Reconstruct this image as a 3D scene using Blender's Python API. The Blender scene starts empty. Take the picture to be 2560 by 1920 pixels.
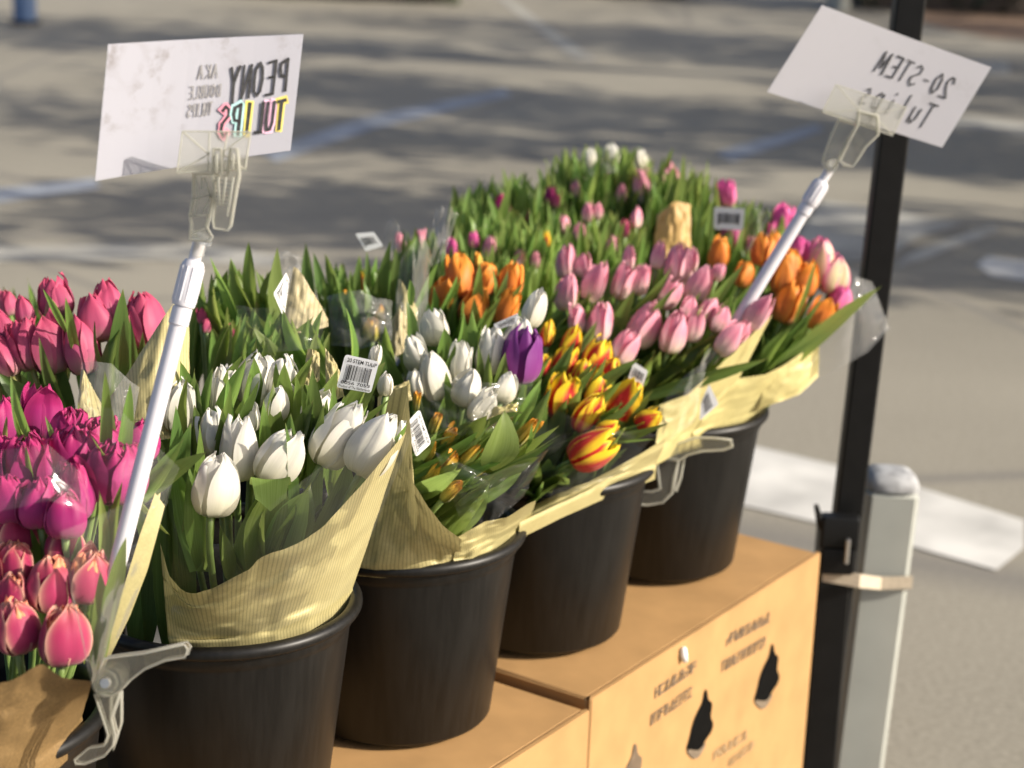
import bpy, bmesh, math, random
import numpy as np
from mathutils import Vector, Matrix
random.seed(7); RNG = np.random.default_rng(7)
S = bpy.context.scene
COL = S.collection

# ------------------------------------------------------------------ camera
FPX, PITCH, ROLL = 4663.0, math.radians(15.64), math.radians(2.1)
CAMO = Vector((0, 0, 0.999))
FW = Vector((0, math.cos(PITCH), -math.sin(PITCH)))
_r0 = Vector((1, 0, 0)); _u0 = _r0.cross(FW)
RT = _r0 * math.cos(ROLL) + _u0 * math.sin(ROLL)
UP = _u0 * math.cos(ROLL) - _r0 * math.sin(ROLL)
cd = bpy.data.cameras.new('camera'); cam = bpy.data.objects.new('camera', cd); COL.objects.link(cam)
cam.matrix_world = Matrix(((RT.x, UP.x, -FW.x, CAMO.x), (RT.y, UP.y, -FW.y, CAMO.y), (RT.z, UP.z, -FW.z, CAMO.z), (0, 0, 0, 1)))
cd.sensor_width = 36; cd.lens = 36 * FPX / 2560; cd.clip_end = 500; cd.clip_start = .05
cd.dof.use_dof = True; cd.dof.focus_distance = 1.83; cd.dof.aperture_fstop = 5.0; cd.dof.aperture_blades = 0
S.camera = cam
# ------------------------------------------------------------------ sky, sun, exposure
SUN_AZ, SUN_EL = math.radians(77), math.radians(28)      # azimuth: to the right of straight-behind-the-camera
sdir = Vector((math.sin(SUN_AZ) * math.cos(SUN_EL), -math.cos(SUN_AZ) * math.cos(SUN_EL), math.sin(SUN_EL)))
w = bpy.data.worlds.new('World'); S.world = w; w.use_nodes = True
nt = w.node_tree; bg = nt.nodes['Background']
sk = nt.nodes.new('ShaderNodeTexSky'); sk.sky_type = 'NISHITA'; sk.sun_disc = False
sk.sun_elevation = SUN_EL; sk.sun_rotation = math.atan2(sdir.x, sdir.y)
sk.air_density = .7; sk.dust_density = 3.0; sk.ozone_density = .6
nt.links.new(sk.outputs[0], bg.inputs[0]); bg.inputs[1].default_value = 0.11
sl = bpy.data.lights.new('sun', 'SUN'); sl.energy = 4.6; sl.angle = math.radians(.53); sl.color = (1, .92, .80)
so = bpy.data.objects.new('sun', sl); COL.objects.link(so); so.rotation_euler = (-sdir).to_track_quat('-Z', 'Y').to_euler()
S.view_settings.view_transform = 'Standard'; S.view_settings.look = 'None'; S.view_settings.exposure = 0.60; S.view_settings.gamma = 1
S.cycles.use_denoising = True; S.cycles.max_bounces = 5; S.cycles.transparent_max_bounces = 10
S.cycles.diffuse_bounces = 3; S.cycles.transmission_bounces = 4; S.cycles.caustics_reflective = False; S.cycles.caustics_refractive = False
S.cycles.sample_clamp_indirect = 8

# ------------------------------------------------------------------ photograph coordinates (2560 x 1920) to the place
def ray(x, y): return FW * FPX + RT * (x - 1280) - UP * (y - 960)
def atY(x, y, wy): v = ray(x, y); return CAMO + v * (wy / v.y)
def atZ(x, y, z): v = ray(x, y); return CAMO + v * ((z - CAMO.z) / v.z)
def pxm(p): return (Vector(p) - CAMO).dot(FW) / FPX       # metres per photo pixel at that point

# ------------------------------------------------------------------ object helpers
WM = {}
def link(o, parent=None, M=None):
    COL.objects.link(o); M = M or Matrix()
    WM[o.name] = M
    if parent is not None:
        o.parent = parent; o.matrix_local = WM[parent.name].inverted() @ M
    else: o.matrix_world = M
    return o
def tag(o, label=None, cat=None, group=None, kind=None):
    for k, v in (('label', label), ('category', cat), ('group', group), ('kind', kind)):
        if v: o[k] = v
    return o
def empty(name, loc, *t): 
    o = link(bpy.data.objects.new(name, None), None, Matrix.Translation(loc)); o.empty_display_size = .05
    return tag(o, *t)
def mesh(name, V, F, mat, smooth=True, uv=None):
    me = bpy.data.meshes.new(name); me.from_pydata([tuple(v) for v in V], [], F)
    if uv is not None:
        l = me.uv_layers.new(name='UVMap'); idx = np.zeros(len(me.loops), dtype=np.int32); me.loops.foreach_get('vertex_index', idx)
        l.data.foreach_set('uv', np.asarray(uv, dtype=np.float32)[idx].ravel())
    if smooth: me.polygons.foreach_set('use_smooth', [True] * len(me.polygons))
    for m in (mat if isinstance(mat, (list, tuple)) else [mat]): me.materials.append(m)
    me.update(); return me
def mo(name, me, parent=None, M=None): return link(bpy.data.objects.new(name, me), parent, M)
def grid_faces(nu, nv, closed=False):
    F = []
    for j in range(nv - 1):
        for i in range(nu if closed else nu - 1):
            a = j * nu + i; b = j * nu + (i + 1) % nu
            F.append((a, b, b + nu, a + nu))
    return F
from mathutils.geometry import tessellate_polygon
def tess(P): return [tuple(t) for t in tessellate_polygon([[Vector(p) for p in P]])]
class MB:
    def __init__(s): s.V = []; s.F = []
    def add(s, V, F): n = len(s.V); s.V += [Vector(v) for v in V]; s.F += [tuple(i + n for i in f) for f in F]; return s
    def box(s, c, sz, R=None, ch=0.0):
        h = [a / 2 for a in sz]; R = R or Matrix.Identity(3); c = Vector(c)
        if ch <= 0:
            P = [Vector((x * h[0], y * h[1], z * h[2])) for z in (-1, 1) for x, y in ((-1, -1), (1, -1), (1, 1), (-1, 1))]
            return s.add([c + R @ p for p in P], [(3, 2, 1, 0), (4, 5, 6, 7), (0, 1, 5, 4), (1, 2, 6, 5), (2, 3, 7, 6), (3, 0, 4, 7)])
        ring = [(h[0] - ch, -h[1]), (h[0], -h[1] + ch), (h[0], h[1] - ch), (h[0] - ch, h[1]), (-h[0] + ch, h[1]), (-h[0], h[1] - ch), (-h[0], -h[1] + ch), (-h[0] + ch, -h[1])]
        V = []
        for z, k in ((-h[2], 1 - ch / max(h[0], h[1])), (-h[2] + ch, 1), (h[2] - ch, 1), (h[2], 1 - ch / max(h[0], h[1]))):
            V += [c + R @ Vector((x * k, y * k, z)) for x, y in ring]
        F = grid_faces(8, 4, True) + [tuple(range(7, -1, -1)), tuple(range(24, 32))]
        return s.add(V, F)
    def tube(s, pts, rad, n=8, cap=True):
        pts = [Vector(p) for p in pts]; rad = rad if isinstance(rad, (list, tuple)) else [rad] * len(pts)
        V = []; t0 = (pts[1] - pts[0]).normalized(); a = t0.orthogonal().normalized()
        for i, p in enumerate(pts):
            t = (pts[min(i + 1, len(pts) - 1)] - pts[max(i - 1, 0)]).normalized()
            a = (a - t * a.dot(t)).normalized(); b = t.cross(a)
            V += [p + (a * math.cos(k * 2 * math.pi / n) + b * math.sin(k * 2 * math.pi / n)) * rad[i] for k in range(n)]
        F = grid_faces(n, len(pts), True)
        if cap: F += [tuple(range(n - 1, -1, -1)), tuple(range((len(pts) - 1) * n, len(pts) * n))]
        return s.add(V, F)
    def lathe(s, prof, n=64, M=None):
        V = []
        for r, z in prof:
            for k in range(n):
                p = Vector((r * math.cos(2 * math.pi * k / n), r * math.sin(2 * math.pi * k / n), z)); V.append(M @ p if M else p)
        return s.add(V, grid_faces(n, len(prof), True))
    def plate(s, poly, th):                     # 3D polygon extruded along th (vector) with a small chamfer
        n = len(poly); poly = [Vector(p) for p in poly]; c = sum(poly, Vector()) / n; th = Vector(th)
        def ins(p, k): return p + (c - p).normalized() * k
        k = min(th.length * .2, .0012)
        V = [ins(p, k) for p in poly] + [p + th * .2 for p in poly] + [p + th * .8 for p in poly] + [ins(p, k) + th for p in poly]
        return s.add(V, grid_faces(n, 4, True) + [tuple(range(n - 1, -1, -1)), tuple(range(3 * n, 4 * n))])
    def build(s, name, mat, parent=None, smooth=False, org=None):
        org = Vector(org) if org is not None else (WM[parent.name].translation if parent is not None else Vector())
        me = mesh(name, [v - org for v in s.V], s.F, mat, smooth)
        if mat in (M['clear'], M['clearp'], M['clearedge']):
            bm = bmesh.new(); bm.from_mesh(me); bmesh.ops.recalc_face_normals(bm, faces=bm.faces); bm.to_mesh(me); bm.free()
        if smooth == 'auto': me.set_sharp_from_angle(angle=math.radians(35))
        return mo(name, me, parent, Matrix.Translation(org))

# ------------------------------------------------------------------ materials
def newmat(name):
    m = bpy.data.materials.new(name); m.use_nodes = True; t = m.node_tree
    return m, t, t.nodes['Principled BSDF'], lambda k, **a: _node(t, k, **a)
def _node(t, k, **a):
    n = t.nodes.new('ShaderNode' + k)
    for key, v in a.items():
        if key.startswith('i_'): n.inputs[int(key[2:])].default_value = v
        else: setattr(n, key, v)
    return n
def L(t, a, b): t.links.new(a, b)
def ramp(N, t, src, stops, interp='LINEAR'):
    r = N('ValToRGB'); r.color_ramp.interpolation = interp; e = r.color_ramp.elements
    while len(e) < len(stops): e.new(.5)
    for el, (p, c) in zip(e, stops): el.position = p; el.color = (*c, 1) if len(c) == 3 else c
    L(t, src, r.inputs[0]); return r.outputs[0]
def mixc(N, t, fac, a, b, mode='MIX'):
    m = N('Mix', data_type='RGBA', blend_type=mode)
    for s, v in ((0, fac), (6, a), (7, b)):
        if hasattr(v, 'links'): L(t, v, m.inputs[s])
        else: m.inputs[s].default_value = (*v, 1) if isinstance(v, tuple) and len(v) == 3 else v
    return m.outputs[2]
def mathn(N, t, op, a, b=0.0):
    m = N('Math', operation=op)
    for s, v in ((0, a), (1, b)):
        if hasattr(v, 'links'): L(t, v, m.inputs[s])
        else: m.inputs[s].default_value = v
    return m.outputs[0]
def translucent(t, N, p, col, fac):
    tr = N('BsdfTranslucent'); mx = N('MixShader', i_0=fac); out = t.nodes['Material Output']
    if hasattr(col, 'links'): L(t, col, tr.inputs[0])
    else: tr.inputs[0].default_value = (*col, 1)
    L(t, p.outputs[0], mx.inputs[1]); L(t, tr.outputs[0], mx.inputs[2]); L(t, mx.outputs[0], out.inputs[0])
def plain(name, col, rough=.5, noise=.12, scale=30, bump=0.0, spec=.5, metal=0.0, stretch=None):
    m, t, p, N = newmat(name)
    tc = N('TexCoord'); mp = N('Mapping'); mp.inputs[3].default_value = stretch or (1, 1, 1); L(t, tc.outputs[3], mp.inputs[0])
    n = N('TexNoise'); n.inputs['Scale'].default_value = scale; n.inputs['Detail'].default_value = 5; L(t, mp.outputs[0], n.inputs[0])
    c = ramp(N, t, n.outputs[0], [(.3, tuple(max(0, x * (1 - noise)) for x in col)), (.7, tuple(min(1, x * (1 + noise)) for x in col))])
    L(t, c, p.inputs['Base Color']); p.inputs['Roughness'].default_value = rough; p.inputs['Specular IOR Level'].default_value = spec; p.inputs['Metallic'].default_value = metal
    if bump:
        b = N('Bump'); b.inputs[0].default_value = bump; b.inputs[1].default_value = .002; L(t, n.outputs[0], b.inputs[2]); L(t, b.outputs[0], p.inputs['Normal'])
    return m
def petal_mat(name, along, edge=None, edge_amt=.6, edge_pow=3, tip_pow=7., flame=None, flame_rng=(.0, .8), streak=.16, tr=.3):
    m, t, p, N = newmat(name)
    uv = N('UVMap'); sp = N('SeparateXYZ'); L(t, uv.outputs[0], sp.inputs[0]); u, v = sp.outputs[0], sp.outputs[1]
    mp = N('Mapping'); mp.inputs[3].default_value = (16, 1.6, 1); L(t, uv.outputs[0], mp.inputs[0])
    oi = N('ObjectInfo'); cmb = N('CombineXYZ'); L(t, mathn(N, t, 'MULTIPLY', oi.outputs['Random'], 40.), cmb.inputs[2])
    va = N('VectorMath', operation='ADD'); L(t, mp.outputs[0], va.inputs[0]); L(t, cmb.outputs[0], va.inputs[1])
    n = N('TexNoise'); n.inputs['Scale'].default_value = 1.6; n.inputs['Detail'].default_value = 5; L(t, va.outputs[0], n.inputs[0])
    vv = mathn(N, t, 'ADD', v, mathn(N, t, 'MULTIPLY', mathn(N, t, 'SUBTRACT', n.outputs[0], .5), .22))
    c = ramp(N, t, vv, along)
    eu = mathn(N, t, 'ABSOLUTE', mathn(N, t, 'SUBTRACT', mathn(N, t, 'MULTIPLY', u, 2.), 1.))
    if flame:
        # red flame running up the middle of the petal
        h = mathn(N, t, 'ADD', mathn(N, t, 'MULTIPLY', eu, .75), mathn(N, t, 'MULTIPLY', vv, .85))
        f = ramp(N, t, h, [(flame_rng[0], (1, 1, 1)), (flame_rng[1], (0, 0, 0))]); c = mixc(N, t, f, c, flame)
    if edge:
        e = mathn(N, t, 'MULTIPLY', mathn(N, t, 'POWER', eu, float(edge_pow)), edge_amt)
        tip = mathn(N, t, 'MULTIPLY', mathn(N, t, 'POWER', v, tip_pow), edge_amt)
        c = mixc(N, t, mathn(N, t, 'MAXIMUM', e, tip), c, edge)
    mv = N('Mapping'); mv.inputs[3].default_value = (5, .35, 1); L(t, va.outputs[0], mv.inputs[0])
    nv = N('TexNoise'); nv.inputs['Scale'].default_value = 1.5; nv.inputs['Detail'].default_value = 2; L(t, mv.outputs[0], nv.inputs[0])
    hs = N('HueSaturation'); L(t, c, hs.inputs['Color'])
    L(t, mathn(N, t, 'ADD', mathn(N, t, 'MULTIPLY', mathn(N, t, 'SUBTRACT', mathn(N, t, 'ADD', mathn(N, t, 'MULTIPLY', n.outputs[0], .6), mathn(N, t, 'MULTIPLY', nv.outputs[0], .4)), .5), streak * 3.2), mathn(N, t, 'ADD', mathn(N, t, 'MULTIPLY', oi.outputs['Random'], .16), .92)), hs.inputs['Value'])
    L(t, hs.outputs[0], p.inputs['Base Color']); p.inputs['Roughness'].default_value = .5; p.inputs['Specular IOR Level'].default_value = .28
    p.inputs['Sheen Weight'].default_value = .15
    b = N('Bump'); b.inputs[0].default_value = .5; b.inputs[1].default_value = .0014; L(t, mathn(N, t, 'ADD', n.outputs[0], nv.outputs[0]), b.inputs[2]); L(t, b.outputs[0], p.inputs['Normal'])
    translucent(t, N, p, hs.outputs[0], tr); return m
def leaf_mat(name, c0, c1, tr=.5):
    m, t, p, N = newmat(name)
    uv = N('UVMap'); mp = N('Mapping'); mp.inputs[3].default_value = (22, .8, 1); L(t, uv.outputs[0], mp.inputs[0])
    oi = N('ObjectInfo'); cmb = N('CombineXYZ'); L(t, mathn(N, t, 'MULTIPLY', oi.outputs['Random'], 40.), cmb.inputs[2])
    va = N('VectorMath', operation='ADD'); L(t, mp.outputs[0], va.inputs[0]); L(t, cmb.outputs[0], va.inputs[1])
    n = N('TexNoise'); n.inputs['Scale'].default_value = 1.5; n.inputs['Detail'].default_value = 3; L(t, va.outputs[0], n.inputs[0])
    c = ramp(N, t, n.outputs[0], [(.25, c0), (.75, c1)])
    sp = N('SeparateXYZ'); L(t, uv.outputs[0], sp.inputs[0])
    c = mixc(N, t, ramp(N, t, sp.outputs[1], [(.94, (0, 0, 0)), (1, (.8, .8, .8))]), c, (.22, .24, .08))
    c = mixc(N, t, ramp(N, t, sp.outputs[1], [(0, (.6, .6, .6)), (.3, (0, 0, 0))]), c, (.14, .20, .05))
    hs = N('HueSaturation'); L(t, c, hs.inputs['Color']); L(t, mathn(N, t, 'ADD', mathn(N, t, 'MULTIPLY', oi.outputs['Random'], .5), .76), hs.inputs['Value'])
    L(t, mathn(N, t, 'ADD', mathn(N, t, 'MULTIPLY', oi.outputs['Random'], .03), .485), hs.inputs['Hue'])
    L(t, hs.outputs[0], p.inputs['Base Color']); p.inputs['Roughness'].default_value = .38; p.inputs['Specular IOR Level'].default_value = .45
    b = N('Bump'); b.inputs[0].default_value = .4; b.inputs[1].default_value = .001; L(t, n.outputs[0], b.inputs[2]); L(t, b.outputs[0], p.inputs['Normal'])
    tl = N('HueSaturation'); L(t, hs.outputs[0], tl.inputs['Color']); tl.inputs['Value'].default_value = 1.5; tl.inputs['Hue'].default_value = .48
    translucent(t, N, p, tl.outputs[0], tr); return m
def paper_mat(name, c0, c1, stripes, tr=.22, speck=-.2):
    m, t, p, N = newmat(name)
    uv = N('UVMap'); sp = N('SeparateXYZ'); L(t, uv.outputs[0], sp.inputs[0])
    tc = N('TexCoord'); n = N('TexNoise'); n.inputs['Scale'].default_value = 26; n.inputs['Detail'].default_value = 6; L(t, tc.outputs[3], n.inputs[0])
    c = ramp(N, t, n.outputs[0], [(.3, c0), (.72, c1)])
    n2 = N('TexNoise'); n2.inputs['Scale'].default_value = 420; n2.inputs['Detail'].default_value = 3; L(t, tc.outputs[3], n2.inputs[0])
    c = mixc(N, t, ramp(N, t, n2.outputs[0], [(.4, (0, 0, 0)), (.75, (.5 + speck, .5 + speck, .5 + speck))]), c, tuple(min(1, x * 1.35) for x in c1))
    b = N('Bump'); b.inputs[0].default_value = .5; b.inputs[1].default_value = .0012
    if stripes:
        s = mathn(N, t, 'SINE', mathn(N, t, 'MULTIPLY', sp.outputs[0], stripes * 2 * math.pi))
        f = ramp(N, t, s, [(.35, (0, 0, 0)), (.9, (.6, .6, .6))])
        c = mixc(N, t, f, c, tuple(x * .55 for x in c0)); L(t, s, b.inputs[2])
    else: L(t, n.outputs[0], b.inputs[2])
    L(t, c, p.inputs['Base Color']); p.inputs['Roughness'].default_value = .5; p.inputs['Specular IOR Level'].default_value = .4; L(t, b.outputs[0], p.inputs['Normal'])
    translucent(t, N, p, c, tr); return m
def film_mat(name, tint=(1, 1, 1), haze=.025):
    m, t, p, N = newmat(name); out = t.nodes['Material Output']
    g = N('BsdfGlossy'); g.inputs['Roughness'].default_value = .09; g.inputs[0].default_value = (1, 1, 1, 1)
    tr = N('BsdfTransparent'); tr.inputs[0].default_value = (*tint, 1)
    df = N('BsdfDiffuse'); df.inputs[0].default_value = (.75, .75, .72, 1)
    tc = N('TexCoord'); n = N('TexNoise'); n.inputs['Scale'].default_value = 22; n.inputs['Detail'].default_value = 3; n.inputs['Distortion'].default_value = 1.2; L(t, tc.outputs[3], n.inputs[0])
    b = N('Bump'); b.inputs[0].default_value = .9; b.inputs[1].default_value = .006; L(t, n.outputs[0], b.inputs[2]); L(t, b.outputs[0], g.inputs['Normal'])
    lw = N('LayerWeight'); lw.inputs[0].default_value = .22; L(t, b.outputs[0], lw.inputs['Normal'])
    f = mathn(N, t, 'MULTIPLY', lw.outputs['Fresnel'], .55)
    m1 = N('MixShader', i_0=haze); L(t, tr.outputs[0], m1.inputs[1]); L(t, df.outputs[0], m1.inputs[2])
    m2 = N('MixShader'); L(t, f, m2.inputs[0]); L(t, m1.outputs[0], m2.inputs[1]); L(t, g.outputs[0], m2.inputs[2]); L(t, m2.outputs[0], out.inputs[0]); return m
def clear_plastic(name, tint, haze, glass=.38):
    m, t, p, N = newmat(name); out = t.nodes['Material Output']
    tr = N('BsdfTransparent'); tr.inputs[0].default_value = (*tint, 1)
    g = N('BsdfGlass'); g.inputs['Roughness'].default_value = .04; g.inputs['IOR'].default_value = 1.46; g.inputs[0].default_value = (*tint, 1)
    tc = N('TexCoord'); n = N('TexNoise'); n.inputs['Scale'].default_value = 120; L(t, tc.outputs[3], n.inputs[0])
    b = N('Bump'); b.inputs[0].default_value = .4; b.inputs[1].default_value = .002; L(t, n.outputs[0], b.inputs[2]); L(t, b.outputs[0], g.inputs['Normal'])
    df = N('BsdfDiffuse'); df.inputs[0].default_value = (.86, .85, .76, 1); tl = N('BsdfTranslucent'); tl.inputs[0].default_value = (.86, .85, .76, 1)
    ad = N('MixShader', i_0=.5); L(t, df.outputs[0], ad.inputs[1]); L(t, tl.outputs[0], ad.inputs[2])
    m0 = N('MixShader', i_0=glass); L(t, tr.outputs[0], m0.inputs[1]); L(t, g.outputs[0], m0.inputs[2])
    m1 = N('MixShader', i_0=haze); L(t, m0.outputs[0], m1.inputs[1]); L(t, ad.outputs[0], m1.inputs[2])
    L(t, m1.outputs[0], out.inputs[0]); return m

M = {}
M['white'] = petal_mat('white_petal', [(0, (.46, .50, .27)), (.16, (.68, .65, .48)), (.5, (.74, .71, .61)), (1, (.78, .76, .69))], streak=.08, tr=.30)
M['rose'] = petal_mat('rose_petal', [(0, (.42, .40, .22)), (.14, (.50, .26, .27)), (.4, (.49, .095, .20)), (1, (.52, .05, .13))], edge=(.60, .11, .19), edge_amt=.5, streak=.14)
M['magenta'] = petal_mat('magenta_petal', [(0, (.40, .20, .22)), (.2, (.40, .05, .20)), (.6, (.36, .015, .15)), (1, (.48, .02, .14))], edge=(.55, .06, .22), edge_amt=.4, streak=.2)
M['pinkorange'] = petal_mat('rose_orange_petal', [(0, (.52, .24, .22)), (.18, (.44, .055, .14)), (.6, (.42, .028, .105)), (1, (.50, .07, .11))], edge=(.84, .52, .36), edge_amt=.95, edge_pow=9, tip_pow=16., streak=.16)
M['apricot'] = petal_mat('apricot_inner_petal', [(0, (.8, .4, .15)), (.5, (.86, .48, .16)), (1, (.88, .42, .2))], edge=(.85, .25, .2), edge_amt=.6, streak=.16)
M['orange'] = petal_mat('orange_petal', [(0, (.55, .28, .08)), (.3, (.66, .19, .05)), (.7, (.74, .22, .025)), (1, (.82, .30, .03))], edge=(.85, .36, .05), edge_amt=.7, streak=.16)
M['bud'] = petal_mat('green_orange_bud_petal', [(0, (.16, .22, .05)), (.35, (.42, .38, .07)), (.75, (.70, .44, .05)), (1, (.76, .30, .03))], streak=.14, tr=.15)
M['greenbud'] = petal_mat('green_rose_bud_petal', [(0, (.16, .2, .07)), (.5, (.30, .27, .13)), (1, (.40, .18, .12))], streak=.14, tr=.15)
M['flame'] = petal_mat('yellow_red_petal', [(0, (.80, .55, .06)), (.5, (.86, .60, .03)), (1, (.88, .66, .02))], flame=(.60, .03, .025), flame_rng=(.70, 1.0), streak=.10)
M['purple'] = petal_mat('purple_petal', [(0, (.42, .22, .34)), (.2, (.28, .05, .25)), (.6, (.20, .025, .20)), (1, (.16, .018, .19))], edge=(.32, .10, .34), edge_amt=.5, streak=.14)
M['pink'] = petal_mat('pale_pink_petal', [(0, (.72, .66, .42)), (.25, (.80, .62, .52)), (.6, (.80, .30, .40)), (1, (.82, .26, .38))], edge=(.86, .55, .58), edge_amt=.6, edge_pow=2, streak=.1)
M['hotpink'] = petal_mat('hot_pink_petal', [(0, (.8, .6, .4)), (.25, (.76, .20, .40)), (1, (.76, .06, .34))], edge=(.84, .3, .5), edge_amt=.4, streak=.12)
M['stripe'] = petal_mat('cream_pink_striped_petal', [(0, (.8, .7, .4)), (1, (.85, .76, .45))], edge=(.80, .12, .40), edge_amt=.95, edge_pow=3, streak=.1)
M['leaf'] = leaf_mat('tulip_leaf', (.12, .20, .036), (.20, .315, .075))
M['leafd'] = leaf_mat('dark_tulip_leaf', (.078, .138, .030), (.135, .22, .055))
M['leafl'] = leaf_mat('light_tulip_leaf', (.19, .28, .06), (.28, .39, .115))
M['stem'] = plain('tulip_stem', (.15, .22, .06), .42, .2, 60)
M['stemr'] = plain('pale_tulip_stem', (.26, .26, .08), .42, .2, 60)
M['cream'] = paper_mat('cream_ribbed_paper', (.50, .43, .195), (.58, .51, .245), 70)
M['creamw'] = paper_mat('wide_ribbed_paper', (.44, .375, .17), (.52, .45, .215), 34)
M['plainp'] = paper_mat('cream_paper', (.55, .475, .20), (.63, .55, .25), 0)
M['kraft'] = paper_mat('brown_kraft_paper', (.15, .095, .038), (.22, .14, .058), 0, tr=.1, speck=.3)
M['gold'] = paper_mat('golden_kraft_paper', (.58, .36, .12), (.66, .43, .16), 0, tr=.3, speck=.2)
M['tan'] = paper_mat('tan_ribbed_paper', (.46, .39, .22), (.53, .45, .26), 26)
M['film'] = film_mat('clear_film'); M['milk'] = film_mat('milky_film', (.985, .985, .98), .11)
M['black'] = plain('black_bucket_plastic', (.0065, .006, .0055), .42, .5, 14, stretch=(9, 9, .25), bump=.12, spec=.32)
M['card'] = plain('cardboard', (.40, .235, .098), .72, .10, 16, bump=.15, spec=.2)
M['cardedge'] = plain('cardboard_edge', (.36, .23, .10), .85, .25, 120, spec=.1)
M['ink'] = plain('box_print_ink', (.004, .0038, .0035), .8, .2, 60, spec=.05)
M['inkg'] = plain('faded_box_print', (.13, .09, .055), .7, .2, 60)
M['inkt'] = plain('print_tip', (.16, .12, .08), .7, .3, 200)
M['inkp'] = plain('pale_print', (.30, .20, .10), .7, .1, 60)
M['tube'] = plain('white_plastic_tube', (.66, .65, .69), .35, .04, 12)
M['clear'] = clear_plastic('clear_plastic', (.985, .985, .965), .09)
M['clearedge'] = clear_plastic('clear_plastic_edge', (.97, .97, .94), .5)
M['clearp'] = clear_plastic('clear_clip_plate', (.975, .98, .95), .16)
M['metal'] = plain('spring_metal', (.6, .58, .55), .3, .1, 60, metal=.9)
M['pole'] = plain('black_powder_coat', (.005, .005, .005), .5, .3, 40, spec=.25)
M['post'] = plain('white_grey_post', (.36, .37, .335), .55, .08, 9, bump=.08)
M['strap'] = plain('cream_strap', (.48, .41, .31), .8, .12, 160, bump=.3)
M['capblue'] = plain('blue_grey_cap', (.33, .335, .34), .7, .35, 40)
M['labelw'] = plain('white_label', (.82, .83, .84), .4, .02, 20)
M['print'] = plain('label_print', (.02, .02, .022), .5, .1, 60)
M['marker'] = plain('marker_ink', (.03, .03, .032), .7, .6, 240)
M['marker2'] = plain('faded_marker_ink', (.30, .29, .29), .8, .4, 260)
for k, c in (('hy', (.86, .72, .18)), ('hp', (.84, .52, .68)), ('ht', (.48, .76, .76)), ('hr', (.84, .34, .44))): M[k] = plain('marker_halo_' + k, c, .8, .12, 90)
M['paint'] = plain('road_paint', (.56, .545, .50), .7, .22, 5, bump=.2)
M['paintw'] = plain('worn_road_paint', (.35, .335, .29), .8, .30, 3, bump=.2)
M['paintb'] = plain('blue_road_paint', (.28, .30, .33), .8, .3, 3)
M['bluep'] = plain('blue_post_paint', (.12, .20, .36), .5, .1, 8)
M['mulch'] = plain('brown_mulch', (.16, .10, .06), .9, .5, 12, bump=.6)
M['bark'] = plain('bark', (.09, .07, .055), .9, .4, 30, bump=.6)
M['hedge'] = plain('hedge_leaf', (.03, .045, .02), .6, .5, 20)
M['tleaf'] = plain('tree_leaf', (.06, .09, .03), .6, .4, 20)
def card_paper(name, base, stain, amt):
    m, t, p, N = newmat(name); tc = N('TexCoord')
    n = N('TexNoise'); n.inputs['Scale'].default_value = 34; n.inputs['Detail'].default_value = 7; n.inputs['Roughness'].default_value = .7; L(t, tc.outputs[3], n.inputs[0])
    n2 = N('TexNoise'); n2.inputs['Scale'].default_value = 24; n2.inputs['Detail'].default_value = 2; L(t, tc.outputs[3], n2.inputs[0])
    f = mathn(N, t, 'MULTIPLY', ramp(N, t, n.outputs[0], [(.52, (0, 0, 0)), (.68, (1, 1, 1))]), ramp(N, t, n2.outputs[0], [(.44, (0, 0, 0)), (.66, (amt, amt, amt))]))
    c = mixc(N, t, f, base, stain); L(t, c, p.inputs['Base Color']); p.inputs['Roughness'].default_value = .45
    translucent(t, N, p, c, .35); return m
M['card1'] = card_paper('stained_white_card', (.62, .62, .68), (.30, .26, .25), 1.0)
M['card2'] = card_paper('soft_white_card', (.62, .61, .64), (.50, .49, .50), .45)
def asphalt():
    m, t, p, N = newmat('worn_asphalt'); tc = N('TexCoord')
    a = N('TexNoise'); a.inputs['Scale'].default_value = .55; a.inputs['Detail'].default_value = 5; L(t, tc.outputs[3], a.inputs[0])
    b = N('TexNoise'); b.inputs['Scale'].default_value = 70; b.inputs['Detail'].default_value = 4; L(t, tc.outputs[3], b.inputs[0])
    c = ramp(N, t, a.outputs[0], [(.3, (.175, .158, .122)), (.7, (.275, .25, .195))])
    c = mixc(N, t, ramp(N, t, b.outputs[0], [(.35, (.0, .0, .0)), (.7, (.6, .6, .6))]), c, (.36, .33, .26))
    v = N('TexVoronoi', feature='DISTANCE_TO_EDGE'); v.inputs['Scale'].default_value = .35; L(t, tc.outputs[3], v.inputs[0])
    c = mixc(N, t, ramp(N, t, v.outputs[0], [(.0, (.7, .7, .7)), (.012, (0, 0, 0))]), c, (.15, .14, .125))
    L(t, c, p.inputs['Base Color']); p.inputs['Roughness'].default_value = .85
    bp = N('Bump'); bp.inputs[0].default_value = .6; bp.inputs[1].default_value = .01; L(t, b.outputs[0], bp.inputs[2]); L(t, bp.outputs[0], p.inputs['Normal']); return m
M['asphalt'] = asphalt()

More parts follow.
